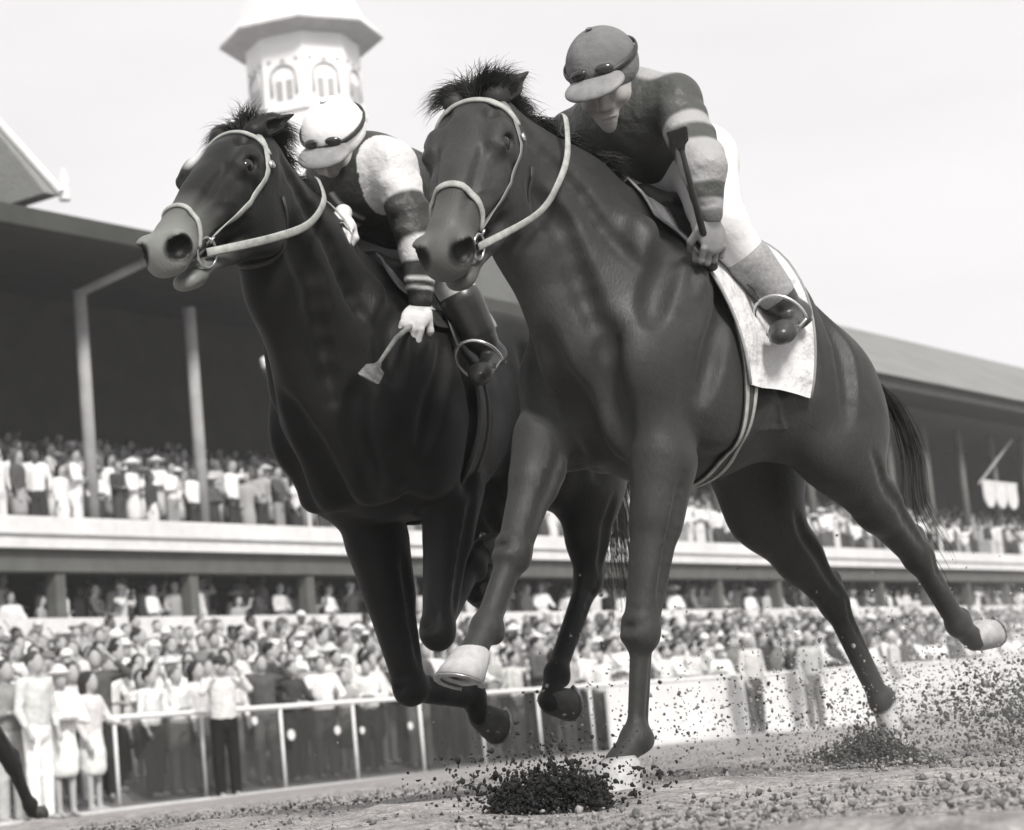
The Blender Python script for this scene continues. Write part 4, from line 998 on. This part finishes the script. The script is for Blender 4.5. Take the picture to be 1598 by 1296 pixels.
# octagonal tower behind the stand
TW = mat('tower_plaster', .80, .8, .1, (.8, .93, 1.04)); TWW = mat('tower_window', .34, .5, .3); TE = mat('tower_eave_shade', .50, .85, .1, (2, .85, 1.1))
wt = 45.; cL, cR = on_plane(385, 150, RN, wt), on_plane(562, 132, RN, wt); ctr = (cL + cR) / 2; look = nrm([ctr[0], ctr[1], 0]); right = np.array([look[1], -look[0], 0])
Rt = abs((cR - cL) @ right) / 2 * 1.0; bx, by = ctr[0], ctr[1]
scale_px = np.linalg.norm(ctr - CAM_P) / 3278.
def tz(y, x=473): return on_plane(x, y, look, np.array([bx, by, 0]) @ look - Rt)[2]
zt = tz(47); tw = empty('tower', (bx, by, 0)); tag(tw, 'white octagonal tower with arches and small diamond openings rising behind the stand', 'tower')
def octa(ring): return [right * math.sin(R_(22.5 * 0 + 45 * k)) * ring - look * math.cos(R_(45 * k)) * ring for k in range(8)]
def octo(name, prof, m_):
    v = []; n_ = len(prof)
    for (rr, z) in prof: v += [p + np.array([0, 0, z]) for p in octa(rr / 1.0)]
    f = [(i * 8 + k, i * 8 + (k + 1) % 8, (i + 1) * 8 + (k + 1) % 8, (i + 1) * 8 + k) for i in range(n_ - 1) for k in range(8)]
    f += [tuple(range(8))[::-1], tuple((n_ - 1) * 8 + k for k in range(8))]
    return mesh_obj(name, v, f, m_, tw, False)
octo('shaft', [(Rt, 8), (Rt, zt)], TW)
octo('string_course', [(Rt, tz(170)), (Rt * 1.05, tz(168)), (Rt * 1.05, tz(163)), (Rt, tz(161))], TW)
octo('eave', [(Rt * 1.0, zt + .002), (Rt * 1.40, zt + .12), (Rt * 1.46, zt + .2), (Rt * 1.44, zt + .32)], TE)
octo('roof', [(Rt * 1.44, zt + .322), (Rt * 1.12, zt + 1.0), (Rt * .92, zt + 1.9), (Rt * .5, zt + 4.5), (Rt * .1, zt + 8)], TW)
ps = np.linalg.norm(np.array([bx, by, 0])) / 3278. * 1.06
for k in range(8):
    a = R_(22.5 + 45 * k); nrm_ = nrm(right * math.sin(a) - look * math.cos(a)); tg = np.cross([0, 0, 1.], nrm_); fc = nrm_ * Rt * math.cos(R_(22.5))
    zc = tz(135); Mx = np.array([tg, nrm_, [0, 0, 1]])
    for q in (-1, 1):
        m = MB(); m.box(fc + tg * q * ps * 8 + np.array([0, 0, zc]) - nrm_ * .0, (ps * 10, .06, ps * 30), Mx); w_ = m.build('window', TWW, tw)
    m = MB(); hw = ps * 20; pts = [fc + nrm_ * .04 + tg * math.cos(t) * hw + np.array([0, 0, zc + ps * 22 + math.sin(t) * ps * 17]) for t in np.linspace(0, math.pi, 13)]
    pts = [pts[0] - np.array([0, 0, ps * 30])] + pts + [pts[-1] - np.array([0, 0, ps * 30])]
    m.tube(pts, .05, 6); m.build('arch_moulding', TE, tw, True)
    for (dx, dy, sz) in ((-22, 46, 5), (0, 44, 7), (22, 46, 5)):
        m = MB(); c = fc + tg * dx * ps + np.array([0, 0, zc + dy * ps]); r45 = np.array([nrm(tg + np.array([0, 0, 1.])), nrm_, nrm(-tg + np.array([0, 0, 1.]))]); m.box(c, (ps * sz, .08, ps * sz), r45); m.build('diamond_opening', TWW, tw)

# ------------------------------------------------------------------ spectators
def person_fields(pose, fem, hat):
    """fields for skin, top, legs, hair in a frame facing +x, feet at z 0"""
    sk, sh, tr, hr = Field(), Field(), Field(), Field()
    hh = 1.62 if fem else 1.74; c = np.array([.02, 0, hh - .11]); A = head_axes(0, 8, 0)
    sk.ell(c, (.098, .077, .118), None, .02); sk.ell(c + (.05, 0, -.06), (.05, .05, .06), None, .03); sk.cone(c + (.09, 0, 0), c + (.10, 0, -.02), .012, .014, 1, .015)
    for q in (-1, 1): sk.ell(c + (-.0, .078 * q, -.01), (.018, .01, .03), None, .01)
    sz = hh - .30; sw = .17 if fem else .20
    sk.cone((0, 0, sz), c + (-.01, 0, -.08), .055, .05, 1, .03)
    sh.cone((0, 0, hh * .56), (0, 0, sz - .10), .115 if fem else .125, .135, 1.3, .06); sh.cone((0, -sw + .03, sz - .02), (0, sw - .03, sz - .02), .065, .065, 1, .05)
    arms = {'down': ((.0, .06, -.28), (.10, .02, -.52)), 'rail': ((.10, .08, -.24), (.36, -.04, -.30)), 'raise': ((.16, .10, -.10), (.22, -.05, .14)), 'shade': ((.10, .16, .02), (.14, -.04, .22)), 'fold': ((.06, .08, -.26), (.20, -.18, -.24)), 'wave': ((.05, .16, .08), (.10, .20, .36))}
    for q in (-1, 1):
        e, w = arms[pose[0 if q == 1 else 1]]; S = np.array([0, sw * q, sz - .03]); E_ = S + np.array([e[0], e[1] * q, e[2]]); H_ = S + np.array([w[0], w[1] * q, w[2]])
        sh.cone(S, E_, .062, .050, 1, .03); sh.cone(E_, E_ * .35 + H_ * .65, .050, .040, 1, .02); sk.cone(E_, H_, .034, .028, 1, .02); d = nrm(H_ - E_)
        sk.ell(H_ + d * .05, (.045, .035, .035), None, .02); sk.cone(H_ + d * .07, H_ + d * .12 + (0, .0, -.01), .018, .012, 1, .02)
        sp = .10 if not fem else .08; ft = np.array([0, sp * q, .05])
        sk.cone((0, sp * q, hh * .5), ft, .055, .034, 1, .02); sk.cone(ft, ft + (.14, 0, -.02), .038, .030, 1, .02)
        if not fem: tr.cone((0, .085 * q, hh * .53), (0.01, sp * q, hh * .28), .095, .075, 1, .03); tr.cone((0.01, sp * q, hh * .28), (0, sp * q, .08), .075, .068, 1, .02)
    sk.cone((0, 0, hh * .5), (0, 0, sz - .1), .10, .11, 1.2, .05)
    if fem: tr.cone((0, 0, hh * .58), (0, 0, hh * .42), .12, .145, 1.15, .04); tr.cone((0, 0, hh * .42), (0, 0, hh * .33), .145, .15, 1.1, .03); tr.ell((0, 0, hh * .20), (.3, .3, hh * .07), None, .01, -1)
    else: tr.cone((0, 0, hh * .56), (0, 0, hh * .52), .125, .125, 1.25, .03)
    if hat == 'brim': hr.ell(c + (-.01, 0, .07), (.11, .09, .085), None, .02); hr.ell(c + (0, 0, .045), (.20, .18, .018), None, .02)
    elif hat == 'cap': hr.ell(c + (-.01, 0, .05), (.11, .088, .085), None, .02); hr.ell(c + (.10, 0, .03), (.07, .07, .014), None, .015)
    elif hat == 'long': hr.ell(c + (-.025, 0, .03), (.105, .095, .105), None, .02); hr.cone(c + (-.06, 0, 0), c + (-.07, 0, -.17), .085, .07, 1.1, .04); hr.ell(c + (.075, 0, -.05), (.06, .065, .09), None, .02, -1)
    else: hr.ell(c + (-.02, 0, .03), (.105, .086, .10), None, .02); hr.ell(c + (.085, 0, -.03), (.06, .08, .085), None, .02, -1)
    return sk, sh, tr, hr
SKP = mat('spectator_skin', .34, .7, .2); SHP = mat('spectator_top', 1., .85, .1, (9, .75, 1.15), (14, .6, .03), objcol=True); TRP = mat('spectator_legwear', 1., .85, .1, (7, .8, 1.15), (12, .5, .03), objcol=True); HRP = mat('spectator_headwear', 1., .8, .1, (12, .8, 1.2), objcol=True)
PRO = []
specs = [(('rail', 'rail'), 0, 'hair'), (('down', 'fold'), 0, 'hair'), (('rail', 'down'), 1, 'long'), (('fold', 'fold'), 1, 'brim'), (('shade', 'down'), 0, 'hair'), (('raise', 'raise'), 0, 'cap'), (('wave', 'down'), 1, 'long'), (('fold', 'fold'), 0, 'hair'), (('down', 'down'), 1, 'long'), (('down', 'down'), 0, 'hair')]
def make_proto(sp, vox=.024):
    F4 = person_fields(*sp); out = []
    for i, (f_, nm) in enumerate(zip(F4, ('person', 'top', 'skirt' if sp[1] else 'trousers', 'hair' if sp[2] in ('hair', 'long') else 'hat'))):
        V, F = f_.mesh(vox if i else vox * .9); V = smooth_mesh(V, F, 1, .4); me = mesh_obj(nm, V, F, (SKP, SHP, TRP, HRP)[i]); out.append((nm, me.data)); bpy.data.objects.remove(me)
    return out
PRO = [make_proto(s) for s in specs]
LOW = []
for s in specs:
    vs, fs, rg, n = [], [], [], 0
    for i, f_ in enumerate(person_fields(*s)):
        V, F = f_.mesh(.055 if i else .05); vs.append(V); fs.append(F + n); rg.append(np.full(len(V), i)); n += len(V)
    V, F, G_ = np.concatenate(vs), np.concatenate(fs), np.concatenate(rg); LOW.append((V, F, G_))
TOPS = [.70, .66, .62, .5, .42, .3, .68, .70, .16, .05, .66, .56, .7, .08]; LEGS = [.06, .1, .3, .6, .04, .25, .7, .5]; HEADS = [.02, .03, .05, .12, .03, .02, .6]
col_p = lambda v: (v, v * rng.uniform(.98, 1.02), v * rng.uniform(.97, 1.0), 1)
def put_person(pi, loc, rz, top, leg, head, label, group, sc=1.):
    pr = PRO[pi]; o = bpy.data.objects.new('person', pr[0][1]); col.objects.link(o); o.location = loc; o.rotation_euler = (0, 0, rz); o.scale = (sc,) * 3
    tag(o, label, 'person', group)
    for (nm, me), v in zip(pr[1:], (top, leg, head)):
        c = bpy.data.objects.new(nm, me); col.objects.link(c); c.parent = o; c.color = col_p(v)
    return o
FACE = math.atan2(-RN[1], -RN[0])      # facing the track
R2 = random.Random(11)
def headv(pi): return R2.choice([.6, .5, .15, .7]) if specs[pi][2] in ('brim', 'cap') else R2.choice([.02, .03, .05, .02, .10])
cnt = 0
# people in the first rows on the apron: each a thing
rows = [(18.95 + .6 * i, (.0, .25, .1, .32, .18)[i % 5]) for i in range(13)]
stuffP = []
for ri, (w_, o_) in enumerate(rows):
    s_ = 13.2 + o_ + ri * .25
    while s_ < 92:
        pi = R2.choice([0, 0, 2, 1, 4, 7, 9, 3]) if ri == 0 else R2.randrange(len(specs)); wj = w_ + R2.uniform(0 if ri == 0 else -.22, .22); sj = s_ + R2.uniform(-.18, .18)
        args = (pi, tuple(W(sj, wj, apron_z(wj) + (.02))), FACE + R2.uniform(-.7, .7) - .25, R2.choice(TOPS), R2.choice(LEGS) * (.35 if ri < 3 else 1), headv(pi))  # front rows' legwear darkened to stand for the shade behind the rail
        lim = 37 - ri * 1.6 if ri < 8 else 0
        if s_ < lim and cnt < 288:
            put_person(*args, 'spectator packed in the crowd standing behind the pale rail', 'spectators behind the track rail', R2.uniform(.90, 1.07)); cnt += 1
        else: stuffP.append(args)
        s_ += R2.uniform(.42, .66) + (.03 * ri if s_ > 40 else 0)
for w_ in (26.9,):
    s_ = 14.
    while s_ < 92: pi = R2.randrange(10); stuffP.append((pi, tuple(W(s_, w_ + R2.uniform(-.2, .2), apron_z(w_))), FACE + R2.uniform(-.6, .6), R2.choice(TOPS), R2.choice(LEGS), headv(pi))); s_ += R2.uniform(.5, .8)
lower = []; upper = []
for j, w_ in enumerate((28.5, 29.4, 30.4)):
    s_ = 22.
    while s_ < 100: pi = R2.randrange(10); lower.append((pi, tuple(W(s_, w_, 1.95 + .18 * j)), FACE + R2.uniform(-.7, .7), R2.choice(TOPS), R2.choice(LEGS), headv(pi))); s_ += R2.uniform(.5, 1.3)
for j, (w_, z_) in enumerate(UF[:8]):
    s_ = 21.
    while s_ < 108: pi = R2.randrange(10); upper.append((pi, tuple(W(s_, w_ + .35, z_)), FACE + R2.uniform(-.7, .7), R2.choice(TOPS), R2.choice(LEGS), headv(pi))); s_ += R2.uniform(.36, .64) + (.1 if s_ > 60 else 0)
CROWD = mat('crowd_cloth_and_skin', 1., .85, .1); _t = CROWD.node_tree; _a = _t.nodes.new('ShaderNodeAttribute'); _a.attribute_name = 'tone'; _t.links.new(_a.outputs['Fac'], _t.nodes['Principled BSDF'].inputs['Base Color'])
def crowd(name, L, label):
    vs, fs, tn, n = [], [], [], 0
    for (pi, loc, rz, top, leg, head) in L:
        V, F, G_ = LOW[pi]; c_, s_ = math.cos(rz), math.sin(rz); k = R2.uniform(.90, 1.07)
        X = np.stack([V[:, 0] * c_ - V[:, 1] * s_, V[:, 0] * s_ + V[:, 1] * c_, V[:, 2]], 1) * k + np.array(loc); vs.append(X); fs.append(F + n); n += len(V)
        tn.append(np.array([R2.choice([.34, .3, .38, .12]), top, leg, head])[G_])
    o = mesh_obj(name, np.concatenate(vs), np.concatenate(fs), CROWD, None, True, {'tone': np.concatenate(tn)}); return tag(o, label, 'crowd', None, 'stuff')
crowd('far_crowd', stuffP, 'dense crowd filling the slope behind the rail')
crowd('lower_stand_crowd', lower, 'spectators in the shade under the balcony'); crowd('upper_stand_crowd', upper, 'spectators packed on the upper terrace of the grandstand')
# people on the track side of the rail
def track_person(px, py, w_, pi, top, leg, head, label, rz=0., sc=1.):
    g = ground_at(px, py, -.25); d = ray(px, py); t = (w_ - 0) / (d @ RN); P = CAM_P + d * ((w_ - CAM_P @ RN) / (d @ RN)); P[2] = gz(0, w_)
    return put_person(pi, tuple(P), FACE + rz, top, leg, head, label, 'people standing on the track side of the rail', sc)
track_person(358, 1247, 18.0, 5, .62, .012, .04, 'man in a pale jacket and black trousers standing before the rail with raised arms', -.5, 1.0)
track_person(105, 1275, 17.6, 3, .75, .72, .6, 'woman in a pale dress and brimmed hat at the left end of the rail', -.4, 1.02)
track_person(150, 1268, 18.1, 2, .6, .68, .03, 'woman in white beside the first post of the rail', .2, 1.)
track_person(66, 1280, 17.5, 9, .55, .78, .05, 'person in a grey top and white trousers, second from the left edge of the photo', .1, 1.05)
track_person(20, 1283, 17.9, 1, .25, .4, .05, 'man in a grey top at the left edge of the photo', -.2, 1.02)
track_person(1185, 1153, 17.9, 9, .5, .09, .6, 'left of two fair haired officials in dark trousers before the white boards', -.3, 1.03)
track_person(1277, 1146, 17.9, 9, .38, .16, .4, 'right of two officials in dark trousers before the white boards', -.5, 1.03)
track_person(1408, 1135, 17.9, 9, .5, .6, .5, 'person in pale trousers standing in the dust at far right', .3, 1.)
track_person(893, 1190, 17.3, 9, .4, .05, .05, 'person in dark trousers seen between the legs of the two horses', .2, 1.)

# ------------------------------------------------------------------ third horse, running ahead: only its trailing hind leg is in the frame
f3 = Frame(34, 52, 1278, .12, -.05); J3 = f3.J
G3 = dict(J=J3, w=(1.75, 1.72), croup=(1.02, 1.62), size=1.0, poll=v3(2.45, 0, 1.98), head=(0, 40, 0, 1.05), socks={}, pale_hoofs=(), hoof_size=.9, voxel=.016, ear=(-.7, .3, .4))
hk, ft_, cr_ = J3(20, 1195, .14), J3(46, 1258, .12), J3(51, 1268, .12)
G3['legs'] = dict(LF=(v3(2.05, .16, 1.0), v3(2.25, .14, .62), v3(2.1, .13, .3), v3(2.05, .13, .22), v3(0, 0, -1), v3(.9, 0, .3)), RF=(v3(2.05, -.16, 1.0), v3(2.4, -.14, .75), v3(2.6, -.13, .42), v3(2.66, -.13, .34), v3(.8, 0, -.4), v3(.2, 0, 1)),
    LH=(v3(.92, .13, 1.25), v3(.70, .18, .95), hk, ft_, cr_, v3(-.3, 0, -.9), v3(.9, 0, -.2)), RH=(v3(.92, -.13, 1.25), v3(1.15, -.18, .95), v3(.95, -.14, .6), v3(1.2, -.13, .32), v3(1.25, -.13, .26), v3(.8, 0, -.5), v3(.4, 0, 1)))
r3 = horse('racehorse', f3, G3, MBb, 'dark hind leg of a third racehorse reaching into the lower left corner', 'galloping racehorses')[0]
# ------------------------------------------------------------------ flying dirt, clods and dust
CLOD = mat('dark_clod', (.075, .075, .072), .95, .1, (60, .6, 1.5)); CLODP = mat('pale_clod', (.26, .255, .25), .95, .1, (60, .6, 1.4))
_ico = [np.array(v) for v in ((0, 0, 1), (.89, 0, .45), (.28, .85, .45), (-.72, .53, .45), (-.72, -.53, .45), (.28, -.85, .45), (.72, .53, -.45), (-.28, .85, -.45), (-.89, 0, -.45), (-.28, -.85, -.45), (.72, -.53, -.45), (0, 0, -1))]
_icf = np.array([(0, 1, 2), (0, 2, 3), (0, 3, 4), (0, 4, 5), (0, 5, 1), (1, 6, 2), (2, 7, 3), (3, 8, 4), (4, 9, 5), (5, 10, 1), (6, 7, 2), (7, 8, 3), (8, 9, 4), (9, 10, 5), (10, 6, 1), (11, 7, 6), (11, 8, 7), (11, 9, 8), (11, 10, 9), (11, 6, 10)])
def lumps(name, C, R, mat_, label, seed):
    r = np.random.RandomState(seed); I = np.array(_ico); n = len(C)
    sc = r.uniform(.6, 1.3, (n, 1, 3)); jit = np.clip(1 + r.normal(0, .38, (n, 12, 1)), .35, 2); V = (np.array(C)[:, None] + I[None] * sc * jit * np.array(R)[:, None, None]).reshape(-1, 3)
    F = (np.arange(n)[:, None, None] * 12 + _icf[None]).reshape(-1, 3); o = mesh_obj(name, V, F, mat_, None, False); return tag(o, label, 'dirt', None, 'stuff')
r = np.random.RandomState(5)
def at_g(px, py): return ground_at(px, py, 0.)
# clump thrown up by the hooves between the forelegs
cA = at_g(862, 1268); C = []; Rr = []
for i in range(3400):
    u = r.uniform(-1, 1); x = u * .150 + r.normal(0, .008); h = .105 * (1 - abs(u) ** 5) * (r.uniform(0, 1) ** .75 + abs(r.normal(0, .07))) * (.85 + .12 * math.sin(u * 6 + 1) + .14 * math.sin(u * 17) + .1 * math.sin(u * 31)); C.append(cA + CAM_R * np.array([1, 1, 0]) * x + _fw * r.normal(0, .07) + np.array([0, 0, h])); Rr.append(abs(r.normal(.0014, .0024)) + .0008)
for i in range(1700): C.append(cA + CAM_R * r.normal(0, .13) + _fw * r.normal(0, .1) + np.array([0, 0, abs(r.normal(0, .075))])); Rr.append(abs(r.normal(.0018, .0024)) + .0008)
lumps('thrown_clods', C, Rr, mat('wet_clod', .022, .9, .2), 'dark clods bursting up beside the planted forefoot', 1)
# burst at the hind hoof
cB = fA.world(J(1355, 1188, -.12)); cB[2] = 0; C = []; Rr = []
for i in range(3200):
    u = r.normal(0, .75); C.append(cB + CAM_R * (u * .13 + .03) + _fw * r.normal(0, .07) + np.array([0, 0, abs(r.normal(0, .055)) * math.exp(-u * u)])); Rr.append(abs(r.normal(.002, .0025)) + .0010)
for i in range(1800):    # long spray trailing off to the right and over the track behind
    t = r.uniform(0, 1); C.append(cB + RD * (t * 3.2 - .2) * r.uniform(.3, 1.) + CAM_R * r.normal(.55 * t, .22) + np.array([0, 0, abs(r.normal(.06 + .10 * t, .09 + .08 * t))])); Rr.append(abs(r.normal(.0022, .002)) + .0008)
for i in range(500): C.append(cB + CAM_R * r.uniform(-1.15, .1) + _fw * r.uniform(-.2, .9) + np.array([0, 0, abs(r.normal(.05, .12))])); Rr.append(abs(r.normal(.0015, .0018)) + .0007)
for i in range(1800): C.append(cB + CAM_R * r.normal(.62, .16) + _fw * r.normal(.3, .2) + np.array([0, 0, abs(r.normal(.13, .065))])); Rr.append(abs(r.normal(.0028, .0022)) + .0010)
lumps('flying_dirt', C, Rr, CLOD, 'dark specks of dirt flying behind the hind hooves', 2)
# fine pale grit in the air at right
C = []; Rr = []
for i in range(9000):
    t = r.uniform(0, 1); C.append(cB + CAM_R * (r.normal(.0, .55)) + RD * r.uniform(-.3, 5) + np.array([0, 0, abs(r.normal(0, .22))])); Rr.append(abs(r.normal(.0026, .0014)) + .0008)
lumps('airborne_grit', C, Rr, CLODP, 'fine pale grit hanging over the track at right', 3)
# loose clods lying on the track
C = []; Rr = []; C2 = []; R3 = []
for i in range(20000):
    d = 2.2 + 12 * r.uniform(0, 1) ** 1.7; x = r.uniform(-.30, .34) * d; rad = min(abs(r.normal(.001, .0032)) + .0012, .0085)
    p = np.array([x, d, -.27 * min(max(((x * RN[0] + d * RN[1]) - 5) / 12, 0), 1) + r.uniform(-.01, .014)])
    (C if r.uniform() < .5 else C2).append(p); (Rr if len(C) > len(Rr) else R3).append(rad)
lumps('track_clods', C, Rr, mat('grey_clod', .12, .95, .1, (50, .6, 1.4)), 'loose clods scattered over the raked track', 4); lumps('track_crumbs', C2, R3, CLODP, 'pale crumbs of soil scattered over the raked track', 6)
# drifting dust: soft low clouds behind the hooves
def dust(name, c, size, dens, label, rz, tone=.79):
    g = Field(); g.ell((0, 0, 0), size, None); V, F = g.mesh(min(size) / 5.); 
    m_ = bpy.data.materials.new(name); m_.use_nodes = True; t = m_.node_tree; t.nodes.clear(); out = t.nodes.new('ShaderNodeOutputMaterial'); pv = t.nodes.new('ShaderNodeVolumePrincipled')
    pv.inputs['Color'].default_value = (tone, tone, tone, 1); n_ = t.nodes.new('ShaderNodeTexNoise'); n_.inputs['Scale'].default_value = 3.2; n_.inputs['Detail'].default_value = 4; tcn = t.nodes.new('ShaderNodeTexCoord')
    t.links.new(tcn.outputs['Object'], n_.inputs['Vector']); ln = t.nodes.new('ShaderNodeVectorMath'); ln.operation = 'DIVIDE'; ln.inputs[1].default_value = size; t.links.new(tcn.outputs['Object'], ln.inputs[0])
    le = t.nodes.new('ShaderNodeVectorMath'); le.operation = 'LENGTH'; t.links.new(ln.outputs[0], le.inputs[0]); mr = t.nodes.new('ShaderNodeMapRange'); mr.inputs['From Min'].default_value = 1.; mr.inputs['From Max'].default_value = .2; mr.inputs['To Min'].default_value = 0; mr.inputs['To Max'].default_value = 1
    t.links.new(le.outputs['Value'], mr.inputs['Value']); m2 = t.nodes.new('ShaderNodeMapRange'); m2.inputs['From Min'].default_value = .38; m2.inputs['From Max'].default_value = .66; m2.inputs['To Max'].default_value = dens; t.links.new(n_.outputs['Fac'], m2.inputs['Value'])
    mu = t.nodes.new('ShaderNodeMath'); mu.operation = 'MULTIPLY'; t.links.new(mr.outputs[0], mu.inputs[0]); t.links.new(m2.outputs[0], mu.inputs[1]); t.links.new(mu.outputs[0], pv.inputs['Density']); t.links.new(pv.outputs[0], out.inputs['Volume'])
    o = mesh_obj(name, V, F, m_); o.location = c; o.rotation_euler = (0, 0, rz); tag(o, label, 'dust', None, 'stuff'); return o
dz = math.atan2(RD[1], RD[0])
dust('dust_puff', ground_at(1130, 1192, .0) + np.array([0, 0, .02]), (.55, .30, .15), 5., 'grey puff of dust low between the planted forefoot and the hind foot', dz, .45)
dust('dust_puff', ground_at(1530, 1140, .0) + np.array([0, 0, .06]), (.8, .5, .22), 2.5, 'grey dust rolling up at the right edge of the track', dz, .5)
dust('dust_cloud', cB + RD * 2.2 + CAM_R * .35 + np.array([0, 0, .12]), (3.2, .9, .62), .8, 'dust drifting low over the track behind the hind hooves', dz)

# the thin summer haze between the camera and the far stand
hb = MB(); hb.box((30, 42, 22), (240, 160, 48)); hz = hb.build('haze', None); hm = bpy.data.materials.new('haze'); hm.use_nodes = True; ht = hm.node_tree; ht.nodes.clear()
ho = ht.nodes.new('ShaderNodeOutputMaterial'); hp = ht.nodes.new('ShaderNodeVolumePrincipled'); hp.inputs['Color'].default_value = (1, 1, 1, 1); hp.inputs['Density'].default_value = .0010; hp.inputs['Anisotropy'].default_value = .3
ht.links.new(hp.outputs[0], ho.inputs['Volume']); hz.data.materials.clear(); hz.data.materials.append(hm); tag(hz, 'thin pale haze over the course', 'haze', None, 'stuff')
